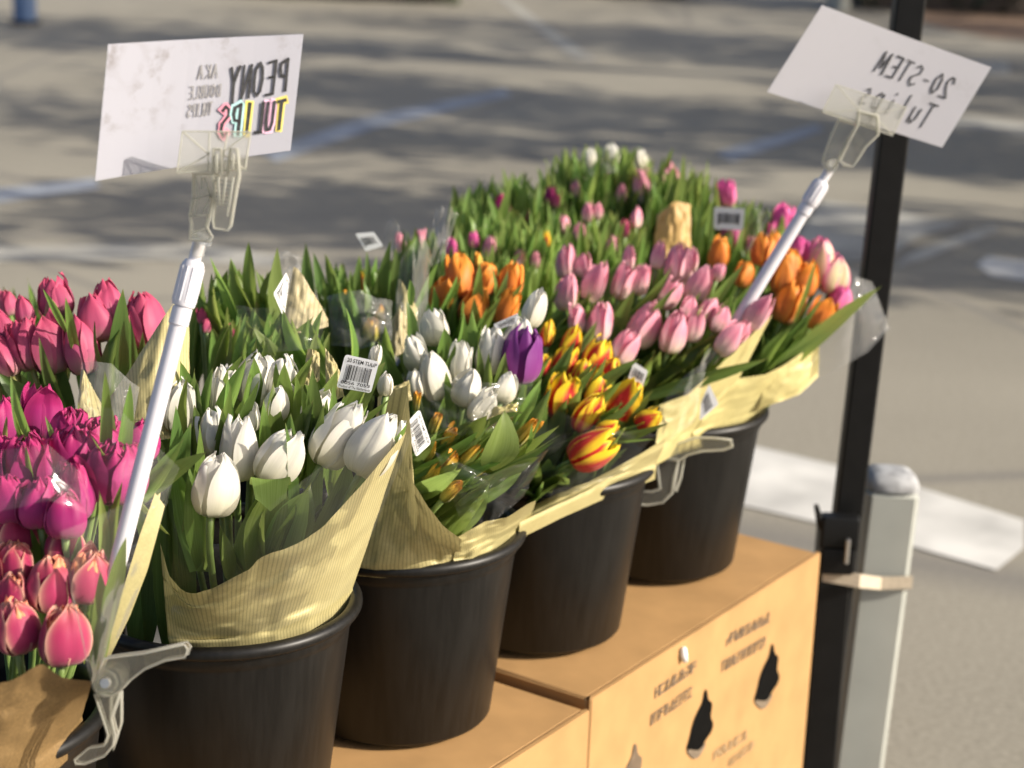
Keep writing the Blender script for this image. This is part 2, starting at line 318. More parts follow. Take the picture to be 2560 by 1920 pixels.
# ------------------------------------------------------------------ the setting: ground, painted marks, far planting
GZ = -0.6
g = mo('ground', mesh('ground', [(-150, -60, GZ), (150, -60, GZ), (150, 250, GZ), (-150, 250, GZ)], [(0, 1, 2, 3)], M['asphalt'])); tag(g, 'worn grey beige asphalt of the car park', kind='structure')
def paint(name, pts, mat, lbl, k):
    V = [atZ(x, y, GZ + .004 * k) for x, y in pts]
    o = mo(name, mesh(name, V, [tuple(range(len(V)))], mat, False)); tag(o, lbl, kind='structure'); return o
paint('road_marking', [(1780, 1090), (2100, 1165), (2290, 1215), (2560, 1300), (2560, 1370), (2492, 1425), (2280, 1365), (2040, 1305), (1780, 1245)], M['paint'], 'broad white painted stripe on the asphalt behind the black pole', 1)
paint('road_marking', [(2240, 672), (2262, 640), (2480, 560), (2500, 578)], M['paintw'], 'thin worn diagonal line beside the black pole', 1)
paint('road_marking', [(1990, 600), (2060, 500), (2420, 560), (2300, 590), (2210, 650), (2060, 660)], M['paintw'], 'worn whitish patch of paint behind the pole', 2)
paint('road_marking', [(2440, 662), (2470, 640), (2700, 670), (2700, 720), (2480, 690)], M['paint'], 'white dash at the border of the car park bay', 1)
paint('road_marking', [(650, 380), (900, 295), (1260, 222), (1280, 240), (940, 320), (690, 405)], M['paintb'], 'pale blue painted line crossing behind the stained card', 1)
paint('road_marking', [(-100, 480), (240, 445), (250, 470), (-100, 520)], M['paintb'], 'pale blue painted line at the picture edge', 1)
paint('road_marking', [(1790, 380), (2040, 310), (2060, 326), (1830, 405)], M['paintb'], 'pale blue painted line behind the tilted card', 1)
paint('road_marking', [(-100, 615), (500, 612), (700, 640), (700, 668), (400, 650), (-100, 655)], M['paintw'], 'worn white line behind the rose tulips', 1)
paint('road_marking', [(1240, -10), (1262, -10), (1490, 150), (1440, 150)], M['paintw'], 'worn white line running away into the car park', 1)
paint('road_marking', [(2230, 270), (2700, 320), (2700, 352), (2230, 300)], M['paintw'], 'long worn white line beyond the tilted card', 1)
paint('road_marking', [(2410, 150), (2520, 152), (2525, 188), (2410, 186)], M['paintw'], 'small pale square of paint near the mulch bed', 1)
paint('kerb_patch', [(2300, 20), (2800, 40), (2800, 120), (2480, 95), (2310, 60)], M['mulch'], 'brown mulch bed beyond the car park', 1)
def leafy(n, sx, sy, sz, size, seed, lump=3):
    rg = np.random.default_rng(seed); V = []; F = []
    C = [(rg.uniform(-sx * .8, sx * .8), rg.uniform(-sy * .6, sy * .6), rg.uniform(.25, .75) * sz) for _ in range(lump)]
    for i in range(n):
        if rg.random() < .5: p = np.array([rg.uniform(-sx, sx), rg.uniform(-sy, sy), rg.uniform(0, sz)])
        else: c = C[rg.integers(lump)]; d = rg.normal(size=3); d /= np.linalg.norm(d); p = np.array(c) + d * np.array([sx * .35, sy * .6, sz * .35]) * rg.uniform(.6, 1); p[2] = max(.02, p[2])
        a = rg.normal(size=3); a /= np.linalg.norm(a); b = np.cross(a, rg.normal(size=3)); b /= np.linalg.norm(b); s = size * rg.uniform(.6, 1.3)
        k = len(V); V += [p - a * s, p + b * s * .5, p + a * s, p - b * s * .5]; F.append((k, k + 1, k + 2, k + 3))
    return V, F
def hedge(loc, sx, sy, sz, lbl, seed):
    o = empty('hedge', loc, lbl, 'hedge', 'low hedges at the far side of the car park')
    V, F = leafy(3500, sx, sy, sz, .09, seed, 6); mo('foliage', mesh('foliage', V, F, M['hedge'], False), o, WM[o.name])
    b = MB(); b.box((loc[0], loc[1], loc[2] + sz * .45), (sx * 1.8, sy * 1.3, sz * .9), None, .05); b.build('branches', M['bark'], o)
p = atZ(860, 4, GZ); hedge((p.x, p.y + .6, GZ), 1.3, .5, 1.0, 'dark low hedge at the top edge behind the stained card', 3)
p = atZ(2520, 40, GZ); hedge((p.x + .6, p.y + .7, GZ), 2.6, .6, 1.2, 'dark hedge beyond the mulch bed at the corner', 4)
p = atZ(1560, -2, GZ); hedge((p.x, p.y + .7, GZ), .8, .5, .9, 'small dark hedge at the top edge between the cards', 5)
p = atZ(63, 60, GZ); e0 = empty('blue_bollard', p, 'blue bollard standing far off in the car park', 'bollard')
b = MB(); b.lathe([(0, 0), (.105, 0), (.105, .9), (.09, .96), (.05, .99), (0, 1.0)], 20, Matrix.Translation(p)); b.build('shaft', M['bluep'], e0, 'auto')
b = MB(); b.lathe([(0.1, 0), (.14, 0), (.14, .03), (.1, .04)], 20, Matrix.Translation(p)); b.build('base', M['pole'], e0, 'auto')
p = atZ(2098, 26, GZ); e0 = empty('pale_bollard', p, 'pale stone bollard at the top edge between the tilted card and black leg', 'bollard')
b = MB(); b.lathe([(0, 0), (.13, 0), (.12, .7), (.08, .8), (0, .82)], 20, Matrix.Translation(p)); b.build('shaft', M['post'], e0, 'auto')
# bare-ish trees beyond the right border; their long shadows streak the asphalt
def tree_mesh(seed):
    rg = random.Random(seed); mb = MB(); tips = []
    def limb(p, d, ln, r, lev):
        q = [p]; dd = d.copy(); n = 4
        for i in range(n):
            dd = (dd + Vector((rg.uniform(-.18, .18), rg.uniform(-.18, .18), rg.uniform(-.02, .14)))).normalized(); q.append(q[-1] + dd * ln / n)
        mb.tube(q, [r * (1 - .14 * i) for i in range(n + 1)], 6 if lev < 2 else 4, False)
        if lev >= 3: tips.append(q[-1]); return
        for k in range(rg.randint(3, 4) if lev else 6):
            t = rg.uniform(.45, 1.0) if lev else rg.uniform(.5, 1); i = min(n, int(t * n) + 0)
            nd = (dd + Vector((rg.uniform(-1, 1), rg.uniform(-1, 1), rg.uniform(-.1, .6))) * .9).normalized()
            limb(q[i], nd, ln * rg.uniform(.5, .72), r * .5, lev + 1)
    limb(Vector((0, 0, 0)), Vector((0, 0, 1)), 3.6, .17, 0)
    V = []; F = []
    for tp in tips:
        for _ in range(7):
            p = tp + Vector((rg.gauss(0, .3), rg.gauss(0, .3), rg.gauss(0, .25))); a = Vector((rg.gauss(0, 1), rg.gauss(0, 1), rg.gauss(0, 1))).normalized() * .15; bb = a.orthogonal() * .5
            k = len(V); V += [p - a, p + bb, p + a, p - bb]; F.append((k, k + 1, k + 2, k + 3))
    return mesh('trunk', mb.V, mb.F, M['bark'], True), mesh('crown', V, F, M['tleaf'], False)
tm = tree_mesh(11)
for i, (x, y, s, rz, lb) in enumerate([(9.0, 6.6, .85, 0, 'nearest'), (12.5, 8.6, 1.0, 2, 'second'), (8.5, 10.2, .8, 4, 'third'), (14, 12.4, 1.1, 1, 'fourth'), (11, 15.0, 1.0, 3, 'fifth'), (16, 18.5, 1.25, 5, 'sixth'), (12.5, 21.5, 1.1, 2.5, 'farthest'), (5.6, 11.6, .8, 1.7, 'slimmest'), (7.6, 17.6, .9, 5.2, 'second slimmest'), (4.2, 7.4, .62, .4, 'shortest'), (5.0, 14.4, .95, 2.9, 'most leaning'), (4.4, 10.0, .7, 4.4, 'second shortest')]):
    o = link(bpy.data.objects.new('street_tree', None), None, Matrix.Translation((x, y, GZ)) @ Matrix.Rotation(rz, 4, 'Z') @ Matrix.Diagonal((s, s, s, 1)))
    tag(o, 'slender street tree beside the car park casting a long shadow, %s of its row' % lb, 'tree', 'trees along the car park')
    mo('trunk', tm[0], o, WM[o.name]); mo('crown', tm[1], o, WM[o.name])

# ------------------------------------------------------------------ cardboard boxes
ED = Vector((math.cos(.981), math.sin(.981), 0)); ND = Vector((-math.sin(.981), math.cos(.981), 0))
A = Vector((.112, 2.109, .010))
def carton(name, a, length, depth, top, lbl):
    o = empty('cardboard_box', Vector((a.x, a.y, GZ)), lbl, 'box', 'cardboard boxes under the buckets')
    R = Matrix((ED, ND, Vector((0, 0, 1)))).transposed(); t = .006; h = top - GZ
    c0 = Vector((a.x, a.y, GZ)); at = lambda s, d, z: c0 + ED * s + ND * d + Vector((0, 0, z))
    def panel(nm, c, sz, m='card'): b = MB(); b.box(c, sz, R, .0025); return b.build(nm, M[m], o, 'auto')
    panel('front_panel', at(length / 2, t / 2, h / 2), (length, t, h)); panel('back_panel', at(length / 2, depth - t / 2, h / 2), (length, t, h))
    panel('end_panel', at(t / 2 + .0005, depth / 2, h / 2 - .002), (t, depth - 2 * t - .001, h - .004)); panel('end_panel', at(length - t / 2 - .0005, depth / 2, h / 2 - .002), (t, depth - 2 * t - .001, h - .004))
    panel('top_flap', at(length / 2, depth * .25 + .004, h - .0035), (length - .006, depth * .5 - .012, .004)); panel('top_flap', at(length / 2, depth * .75 - .004, h - .0035), (length - .006, depth * .5 - .012, .004))
    return o, at
carton_far, atf = carton('box', A, .656, .52, .010, 'cardboard box with black tulip prints under the far buckets')
carton_near, atn = carton('box', A - ED * .668 - ND * .004, .66, .52, .0, 'cardboard box under the near white tulip bucket')
carton('box', A + ND * .53, .656, .5, .009, 'cardboard box under the back row of buckets, far one')
carton('box', A - ED * .668 + ND * .53, .66, .5, -.001, 'cardboard box under the back row of buckets, near one')
# prints: upside-down tulips and small text lines on the far box front
def on_front(s, z, off=.0012): return A + ED * s - ND * off + Vector((0, 0, z))
def front_sz(x, y):                       # photo point to (s, z) on the front panel
    v = ray(x, y); k = (A - CAMO).dot(ND) / v.dot(ND); q = CAMO + v * k - A; return q.dot(ED), q.z
def front_poly(name, pts, mat, off=.0012, parent=None):
    for _ in range(2): pts = [q for i in range(len(pts)) for a, b_ in ((pts[i], pts[(i + 1) % len(pts)]),) for q in ((a[0] * .75 + b_[0] * .25, a[1] * .75 + b_[1] * .25), (a[0] * .25 + b_[0] * .75, a[1] * .25 + b_[1] * .75))]
    V = [on_front(*front_sz(x, y), off) for x, y in pts]; b = MB(); b.add(V, tess(V)); return b.build(name, mat, parent or carton_far)
Z9 = lambda x, y: (1560 + x / 3.95, 1500 + y / 3.95)
TUL = [(790, 880), (815, 885), (825, 990), (870, 1010), (855, 1110), (850, 1160), (880, 1220), (860, 1300), (800, 1380), (760, 1460), (700, 1590), (600, 1490), (640, 1370), (670, 1220), (720, 1100), (770, 1010)]
TIP = [(600, 1488), (640, 1470), (670, 1480), (740, 1480), (800, 1385), (790, 1450), (700, 1592)]
for dx, dy in ((0, 0), (665, -470), (-700, 545)):
    sc = 1 if dx == 0 else (.94 if dx > 0 else 1.03)
    T = lambda P: [Z9(690 + dx + (x - 690) * sc, 1200 + dy + (y - 1200) * sc) for x, y in P]
    front_poly('tulip_print', T(TUL), M['ink'] if dx >= 0 else M['inkg']); front_poly('tulip_print_tip', T(TIP), M['inkt'], .0020)
def text_line(x0, y0, x1, y1, hgt, mat, seed, n=9, wt=.16):
    rg = random.Random(seed); b = MB(); s0, z0 = front_sz(*Z9(x0, y0)); s1, z1 = front_sz(*Z9(x1, y1))
    for i in range(n):
        f = (i + .1) / n; cw = (s1 - s0) / n * .78; s = s0 + (s1 - s0) * f; z = z0 + (z1 - z0) * f; sw = cw * wt * 1.4
        for (a0, a1, c0, c1) in rg.sample([(0, 0, 0, 1), (1, 1, 0, 1), (0, 1, 1, 1), (0, 1, 0, 0), (0, 1, .5, .5), (0, 1, 0, 1), (.5, .5, 0, 1)], 3):
            p = Vector((s + a0 * cw, z + c0 * hgt)); q = Vector((s + a1 * cw, z + c1 * hgt)); d = (q - p).normalized() * sw; nn = Vector((-d.y, d.x)) * .6
            b.add([on_front(v.x, v.y, .0012 + .0001 * i) for v in (p - d - nn, q + d - nn, q + d + nn, p - d + nn)], [(0, 1, 2, 3)])
    b.build('printed_text', mat, carton_far)
text_line(300, 960, 700, 680, .012, M['inkg'], 1); text_line(255, 1230, 660, 940, .013, M['inkg'], 2, 11)
text_line(1005, 440, 1420, 210, .012, M['inkg'], 3); text_line(960, 700, 1380, 450, .013, M['inkg'], 4, 11)
text_line(880, 1570, 1200, 1360, .010, M['inkp'], 5, 6); text_line(1030, 1640, 1280, 1440, .010, M['inkp'], 6, 7)
b = MB(); q0 = on_front(*front_sz(1702, 1618), .004); q1 = on_front(*front_sz(1703, 1650), .006); b.tube([q0, q0.lerp(q1, .5) - RT * .001, q1], [.004, .0055, .004], 8)
o = b.build('packing_scrap', M['labelw'], None, True); tag(o, 'small white packing scrap on the box edge', 'scrap')

# ------------------------------------------------------------------ buckets
RB, HB = .15, .24
CB = [Vector(c) for c in ((-.508, 1.561, 0), (-.301, 1.84, 0), (-.127, 2.082, 0), (.042, 2.33, .0125), (.222, 2.599, .0125))]
NB = Vector((-.83, .56, 0)) * .305
prof_w = [(0, .004), (.112, .004), (.115, .008), (.138, HB - .03), (.139, HB - .026), (.142, HB - .022), (.143, HB - .012)]
prof_r = [(.1425, HB - .014)] + [(.1435 + .0075 * math.cos(a), HB - .006 + .0075 * math.sin(a)) for a in np.linspace(-2.2, 2.6, 14)] + [(.1365, HB - .012)]
prof_i = [(.1365, HB - .012), (.134, HB - .03), (.111, .012), (0, .010)]
def lathe_me(nm, pr): b = MB(); b.lathe(pr, 72); me = mesh(nm, b.V, b.F, M['black'], True); return me
bw, br, bi = lathe_me('wall', prof_w), lathe_me('rim', prof_r), lathe_me('inner_wall', prof_i)
def bucket(c, lbl, grp):
    o = empty('flower_bucket', c + Vector((0, 0, .0015)), lbl, 'bucket', grp)
    for me in (bw, br, bi): mo(me.name, me, o, WM[o.name])
    return o
g1 = 'black buckets along the front row'
for c, l in zip(CB, ('black bucket holding the magenta and pink orange tulips, cut by the picture corner', 'black bucket holding the front white tulips',
                     'black bucket under the green and orange bud bunch', 'black bucket under the yellow and red tulips', 'black bucket at the far end below the pale pink tulips')): bucket(c, l, g1)
BK = {}
for nm, k, rw, l in (('11', 1, 1, 'rose tulips'), ('12', 2, 1, 'leafy bunches behind the white tulips'), ('13', 3, 1, 'dark leafy bunch'), ('14', 4, 1, 'middle leafy bunches')):
    BK[nm] = CB[k] + NB * rw; BK[nm].z = 0.0 if k < 3 else .0125; bucket(BK[nm], 'black bucket of the back row hidden under the ' + l, 'black buckets of the back row')
BK['15'] = CB[4] + Vector((.168, .25, 0)) + NB; BK['24'] = CB[4] + NB * 2 - Vector((.09, .13, 0)); BK['15'].z = BK['24'].z = .0125
bucket(BK['15'], 'black bucket of the back row under the far green and pink bunches', 'black buckets of the back row')

# ------------------------------------------------------------------ tulip parts
def interp(x, xs, ys): return np.interp(x, xs, ys)
def petal(form, outer, seed, mat):
    rg = np.random.default_rng(seed); NU, NV = 11, 16
    v = np.linspace(0, 1, NV)[:, None]; u = np.linspace(-1, 1, NU)[None, :]
    if form == 'bud': Rm, top, hwf = .17, .10, .8
    elif form == 'slim': Rm, top, hwf = .27, .20, .92
    elif form == 'double': Rm, top, hwf = .46, .50, .98
    elif form == 'open': Rm, top, hwf = .36, .66, .95
    else: Rm, top, hwf = .335, .30, .95
    top = top * rg.uniform(.75, 1.3)
    r = Rm * interp(v, [0, .03, .08, .16, .28, .42, .56, .7, .83, .93, 1], [.10, .34, .56, .77, .93, 1, .985, .90, .70 + .26 * top, .44 + top * .5, .14 + top * .8])
    z = interp(v, [0, .03, .08, .16, 1], [0, .006, .035, .105, 1.0]) * (1 if outer else .985)
    if not outer: r = r * .90
    hw = Rm * hwf * interp(v, [0, .08, .2, .38, .56, .70, .82, .91, .97, 1], [.24, .52, .82, 1.0, 1.0, .86, .60, .34, .13, .015])
    phi = np.minimum(hw / np.maximum(r, .04), 1.25); wav = rg.normal(size=8)
    ang = phi * u + .05 * wav[0] * v
    edge = np.abs(u) ** 2.2; env = np.sin(math.pi * np.clip(v, 0, 1)) ** .7
    rr = r * (1.04 if outer else 1.0)
    rr = rr + (.050 if outer else .016) * edge * env * (1 + .5 * wav[1]) - .030 * np.exp(-(u / .13) ** 2) * np.sin(math.pi * v) * (1 if outer else .4)
    rr = rr + .010 * np.sin(9 * u + wav[2] * 3) * env * v + .020 * wav[3] * np.sin(2.6 * u + wav[4]) * v ** 1.5
    rr = rr + .07 * max(-.3, wav[5]) * v ** 6 + .05 * wav[6] * edge * v ** 3
    if form == 'double': rr = rr + .035 * np.sin(7 * u + wav[3]) * v ** 3
    rr = np.maximum(rr, .012)
    zz = z - .05 * edge * env + .022 * np.sin(4 * u + wav[0]) * v ** 4 + .012 * np.sin(13 * u + wav[7]) * v ** 6
    X = np.stack([rr * np.sin(ang), -rr * np.cos(ang), zz + 0 * u], -1).reshape(-1, 3)
    UV = np.stack([(u + 0 * v) * .5 + .5, v + 0 * u], -1).reshape(-1, 2)
    return mesh('petal', X, grid_faces(NU, NV), mat, True, UV)
_pc = {}
def petal_me(form, outer, k, matk):
    key = (form, outer, k, matk)
    if key not in _pc: _pc[key] = petal(form, outer, hash((form, outer, k)) % 1000 if False else (k * 17 + (3 if outer else 11) + len(form) * 101), M[matk])
    return _pc[key]
def leaf_me(k, mat, wide=False):
    rg = np.random.default_rng(k + 50); NU, NV = 7, 14
    v = np.linspace(0, 1, NV)[:, None]; u = np.linspace(-1, 1, NU)[None, :]
    w = .5 * interp(v, [0, .1, .3, .5, .7, .85, .95, 1], [.35, .6, .9, 1, .82, .5, .2, .01])
    fold = rg.uniform(.1, .75) * (1 - .45 * v); tw = rg.uniform(-.9, .9) * v; bend = rg.uniform(-.5, 1.3); side = rg.normal(0, .5); curl = rg.uniform(-.2, 1.0) * (rg.random() < .45)
    x = w * u * np.cos(fold); y = -w * np.abs(u) ** 1.4 * np.sin(fold) + .05 * np.sin(5 * v + 3 * u * rg.uniform(.2, 1)) * u * w * 2
    X = x * np.cos(tw) - y * np.sin(tw); Y = x * np.sin(tw) + y * np.cos(tw)
    # width axes are scaled by the object; the bend is along y in unit length, kept small
    Y = Y + bend * (v ** 2 - v) + curl * np.clip(v - .72, 0, 1) ** 1.5 * 4; X = X + side * (v ** 2 - v * .6); Z = v - .05 * curl * np.clip(v - .8, 0, 1) + 0 * u + .02 * np.sin(9 * v + side * 5) * u
    UV = np.stack([(u + 0 * v) * .5 + .5, v + 0 * u], -1).reshape(-1, 2)
    return mesh('leaf', np.stack([X + 0 * v, Y, Z], -1).reshape(-1, 3), grid_faces(NU, NV), mat, True, UV)
LEAF = {m: [leaf_me(i, M[m]) for i in range(16)] for m in ('leaf', 'leafd', 'leafl')}
rnd = random.Random(5)
def bez(p0, p1, p2, p3, n): return [p0 * (1 - t) ** 3 + p1 * 3 * t * (1 - t) ** 2 + p2 * 3 * t * t * (1 - t) + p3 * t ** 3 for t in [i / n for i in range(n + 1)]]
def frame(ax, roll, xref=None):
    ax = ax.normalized(); x = (xref or RT); x = (x - ax * x.dot(ax)).normalized(); y = ax.cross(x)
    return Matrix((x, y, ax)).transposed() @ Matrix.Rotation(roll, 3, 'Z')
def tulip(bunch, neck, F, hpx, tilt, y, color, form='tulip', stem='stem', lean=.12):
    c = atY(F[0], F[1], y); h = hpx * pxm(c); t = math.radians(tilt)
    ax = (UP * math.cos(t) + RT * math.sin(t) - FW * lean + Vector((rnd.gauss(0, .05), rnd.gauss(0, .05), 0))).normalized()
    base = c - ax * h * .5
    o = bpy.data.objects.new('tulip', None)
    pts = bez(neck, neck.lerp(base, .4) + Vector((0, .02, .02)), base - ax * .06 + Vector((0, .02, 0)), base + ax * h * .02, 9)
    b = MB(); b.tube([q - base for q in pts], [.0036] * 8 + [.0032, .0036], 7)
    o = mo('tulip', mesh('stem', b.V, b.F, M[stem], True), bunch, Matrix.Translation(base))
    roll = rnd.uniform(0, 6.28); wf = max(.86, min(1.16, rnd.gauss(1, .075))); og = rnd.gauss(.012, .028) if form != 'bud' else 0
    if form == 'tulip' and rnd.random() < .16: form = 'open'
    def put(me, a, s, out, dz=0):
        R = frame(ax, 0) @ Matrix.Rotation(a, 3, 'Z') @ Matrix.Rotation(-out, 3, 'X')
        Mx = Matrix.Translation(base + ax * dz) @ (R @ Matrix.Diagonal((h * s[0], h * s[1], h * s[2]))).to_4x4()
        mo('petal', me, o, Mx)
    ow = {'tulip': .02, 'slim': .0, 'bud': .0, 'double': .05, 'open': .06}[form]
    for ring in (0, 1):
        for i in range(3):
            a = roll + i * 2.0944 + ring * 1.0472 + rnd.gauss(0, .06)
            k = rnd.randrange(7); s = 1 + rnd.gauss(0, .035)
            put(petal_me(form, ring == 0, k, color), a, (s * wf, s * wf, 1.0 + rnd.gauss(0, .05)), ow + og + rnd.gauss(0, .04))
    if form == 'double':
        inner = 'apricot' if color == 'pinkorange' else color
        for ring in (0, 1):
            for i in range(5):
                a = roll + i * 1.2566 + ring * .6 + rnd.gauss(0, .15); s = (.74, .52)[ring] * (1 + rnd.gauss(0, .05))
                put(petal_me('double', False, rnd.randrange(5), inner), a, (s, s, (1.0, .98)[ring] * (1 + rnd.gauss(0, .04))), -.02 + rnd.gauss(0, .05), h * .02)
    return o
def leaf(bunch, tipF, tilt, lpx, wpx, y, mat='leaf', dy=.05, roll=None, k=None):
    tip = atY(tipF[0], tipF[1], y); s = pxm(tip); t = math.radians(tilt)
    d = UP * math.cos(t) + RT * math.sin(t); base = tip - d * lpx * s + FW * dy
    nk = WM[bunch.name].translation
    if base.z < .30:                                      # leaf feet stay inside the bucket mouth
        q = Vector((base.x - nk.x, base.y - nk.y, 0)); base.z = max(base.z, .10)
        if q.length > .10: q *= .10 / q.length; base.x = nk.x + q.x; base.y = nk.y + q.y
        base.y = max(base.y, nk.y - .05)
    ax = tip - base; ln = ax.length; wd = wpx * s * 1.18
    R = frame(ax, rnd.gauss(0, .6) if roll is None else roll)
    me = LEAF[mat][rnd.randrange(16) if k is None else k]
    Mx = Matrix.Translation(base) @ (R @ Matrix.Diagonal((wd, wd if True else ln, ln))).to_4x4()
    return mo('leaf', me, bunch, Mx)
def leaves(bunch, cx, cy, rx, ry, n, y, tilt, sd, lp, wp, mats=('leaf',), ky=.0005, dy=.05):
    for i in range(int(n * (2.3 if y > 2.6 else 1.8))):
        while True:
            a, b = rnd.uniform(-1, 1), rnd.uniform(-1, 1)
            if a * a + b * b < 1: break
        fx, fy = cx + a * rx, cy + b * ry
        leaf(bunch, (fx, fy), rnd.gauss(tilt + a * 8, sd), rnd.uniform(*lp), rnd.uniform(*wp) * 1.08, y + ky * (cy - fy) + rnd.gauss(-.012, .024), rnd.choice(mats), dy)
def resample(P, n):
    P = np.array(P, float); d = np.r_[0, np.cumsum(np.hypot(*np.diff(P, axis=0).T))]; t = np.linspace(0, d[-1], n)
    return np.stack([np.interp(t, d, P[:, i]) for i in range(P.shape[1])], 1)
def smooth_noise(nu, nv, cells, rg):
    g = rg.normal(size=(cells + 2, cells + 2)); a = np.linspace(0, cells, nu); b = np.linspace(0, cells, nv)
    ia = np.minimum(a.astype(int), cells); ib = np.minimum(b.astype(int), cells); fa = (a - ia); fb = (b - ib)
    return (g[ib][:, ia] * (1 - fb)[:, None] * (1 - fa) + g[ib][:, ia + 1] * (1 - fb)[:, None] * fa + g[ib + 1][:, ia] * fb[:, None] * (1 - fa) + g[ib + 1][:, ia + 1] * fb[:, None] * fa)
def sheet(name, parent, bottom, top, mat, yt=None, yb=None, zb=None, bulge=.03, crumple=.003, cells=9, nu=34, nv=22, seed=1, tuck=.05, uvs=1.0):
    # lofted wrapping sheet between two edges seen in the photo; bottom edge at height zb (bucket mouth) or depth yb, top edge at depth yt
    rg = np.random.default_rng(seed); Bp = resample(bottom, nu); Tp = resample(top, nu); yt = yt if isinstance(yt, tuple) else (yt, yt)
    s = np.linspace(0, 1, nu); V = []; rows = nv + (3 if tuck else 0)
    Bw = []; Tw = []
    for i in range(nu):
        B = atZ(*Bp[i], zb) if zb is not None else atY(*Bp[i], (yb if not isinstance(yb, tuple) else yb[0] + (yb[1] - yb[0]) * s[i]) - bulge * math.sin(math.pi * s[i]))
        T = atY(*Tp[i], yt[0] + (yt[1] - yt[0]) * s[i] - bulge * math.sin(math.pi * s[i])); Bw.append(B); Tw.append(T)
    noi = smooth_noise(nu, rows, cells, rg) * .6 + smooth_noise(nu, rows, cells * 3, rg) * .25 - np.abs(smooth_noise(nu, rows, max(2, cells // 2), rg)) * 1.1 - np.abs(smooth_noise(nu, rows, cells, rg)) * .6
    UV = []; wid = max((Tw[-1] - Tw[0]).length, (Bw[-1] - Bw[0]).length, .03)
    for j in range(rows):
        f = (j - 3) / (nv - 1) if tuck else j / (nv - 1)
        for i in range(nu):
            if f < 0: P = Bw[i] + Vector((0, 0, tuck * f * 3)) + FW * .035 * (-f * 3)
            else: P = Bw[i].lerp(Tw[i], f)
            P = P + (-FW * .8 + UP * .3 + RT * .2) * float(noi[j, i]) * crumple * (1 if f > .02 else .3)
            V.append(P); UV.append((s[i] * wid / .30 * uvs, f))
    org = WM[parent.name].translation
    me = mesh(name, [v - org for v in V], grid_faces(nu, rows), mat, True, UV)
    return mo(name, me, parent, Matrix.Translation(org))
def bunch(nm, base, lbl, grp='wrapped tulip bunches'):
    return empty('tulip_bunch', Vector(base), lbl, 'tulip bunch', grp)
def heads(b, neck, lst, y0, fy0, ky, color, form='tulip', stem='stem', lean=.12):
    for h in lst:
        fx, fy, hp, tl = h[:4]; col = h[4] if len(h) > 4 else color; fm = h[5] if len(h) > 5 else form
        tulip(b, neck, (fx, fy), hp, tl, y0 + ky * (fy0 - fy) / 1000, col, fm, stem, lean)

# barcode labels
def quadmap(q): return lambda s, t: (q[0] * (1 - s) + q[1] * s) * (1 - t) + (q[3] * (1 - s) + q[2] * s) * t
def text_verts(body, bold=True):
    cu = bpy.data.curves.new('lettering', 'FONT'); cu.body = body; cu.size = 1
    if bold: cu.offset = .012
    ob = bpy.data.objects.new('lettering', cu); COL.objects.link(ob); dg = bpy.context.evaluated_depsgraph_get(); me = ob.evaluated_get(dg).to_mesh()
    V = np.array([v.co[:2] for v in me.vertices]); F = [tuple(p.vertices) for p in me.polygons]
    bpy.data.objects.remove(ob); bpy.data.curves.remove(cu); V -= V.min(0); V /= V.max(0); return V, F
_tv = {}
def put_text(body, mp, s0, s1, t0, t1, mat, parent, nrm, off=.0007, flip=False):
    if body not in _tv: _tv[body] = text_verts(body)
    V, F = _tv[body]; mb = MB(); mb.add([mp(s0 + (s1 - s0) * ((1 - x) if flip else x), t1 + (t0 - t1) * y) + nrm * off for x, y in V], F); return mb.build('lettering', mat, parent)
def label(parent, q, y, seed=0, full=True, flip=False, name='barcode_label'):
    Q = [atY(x, yy, y if not isinstance(y, tuple) else y[i]) for i, (x, yy) in enumerate(q)]; mp = quadmap(Q); nrm = (Q[1] - Q[0]).cross(Q[0] - Q[3]).normalized()
    if nrm.dot(FW) > 0: nrm = -nrm
    out = []; r = .08; rt = r * (Q[1] - Q[0]).length / max((Q[3] - Q[0]).length, 1e-4)
    for cx, cy, a0 in ((r, rt, math.pi), (1 - r, rt, 1.5 * math.pi), (1 - r, 1 - rt, 0), (r, 1 - rt, .5 * math.pi)):
        for k in range(4): a = a0 + k * math.pi / 6; out.append(mp(cx + r * math.cos(a), cy + rt * math.sin(a)))
    mb = MB(); n = len(out); mb.add([p for p in out] + [p - nrm * .0005 for p in out], [tuple(range(n)), tuple(range(2 * n - 1, n - 1, -1))] + [(i, (i + 1) % n, n + (i + 1) % n, n + i) for i in range(n)])
    o = mb.build(name, M['labelw'], parent)
    rg = random.Random(seed); mb = MB(); s = .12; fl = (lambda s: 1 - s) if flip else (lambda s: s)
    while s < .86:
        wd = rg.choice((.008, .012, .018, .03)); e = s + wd
        mb.add([mp(fl(a), t) + nrm * .0007 for a, t in ((s, .26), (e, .26), (e, .72 if .2 < s < .8 else .80), (s, .72 if .2 < s < .8 else .80))], [(0, 1, 2, 3)]); s = e + rg.choice((.01, .014, .022))
    mb.build('barcode', M['print'], o)
    if full:
        put_text('20 STEM TULIP', mp, .10, .96, .07, .19, M['print'], o, nrm, flip=flip)
        put_text('0056 7053', mp, .08, .92, .755, .85, M['print'], o, nrm, flip=flip); put_text('Product of The Netherlands', mp, .05, .96, .885, .965, M['print'], o, nrm, flip=flip)
    return o

# ------------------------------------------------------------------ bunches, front to back
LM = ('leaf', 'leaf', 'leafd'); LL = ('leaf', 'leafl', 'leaf'); LD = ('leafd', 'leaf', 'leafd'); LB = ('leafl', 'leaf', 'leafl')
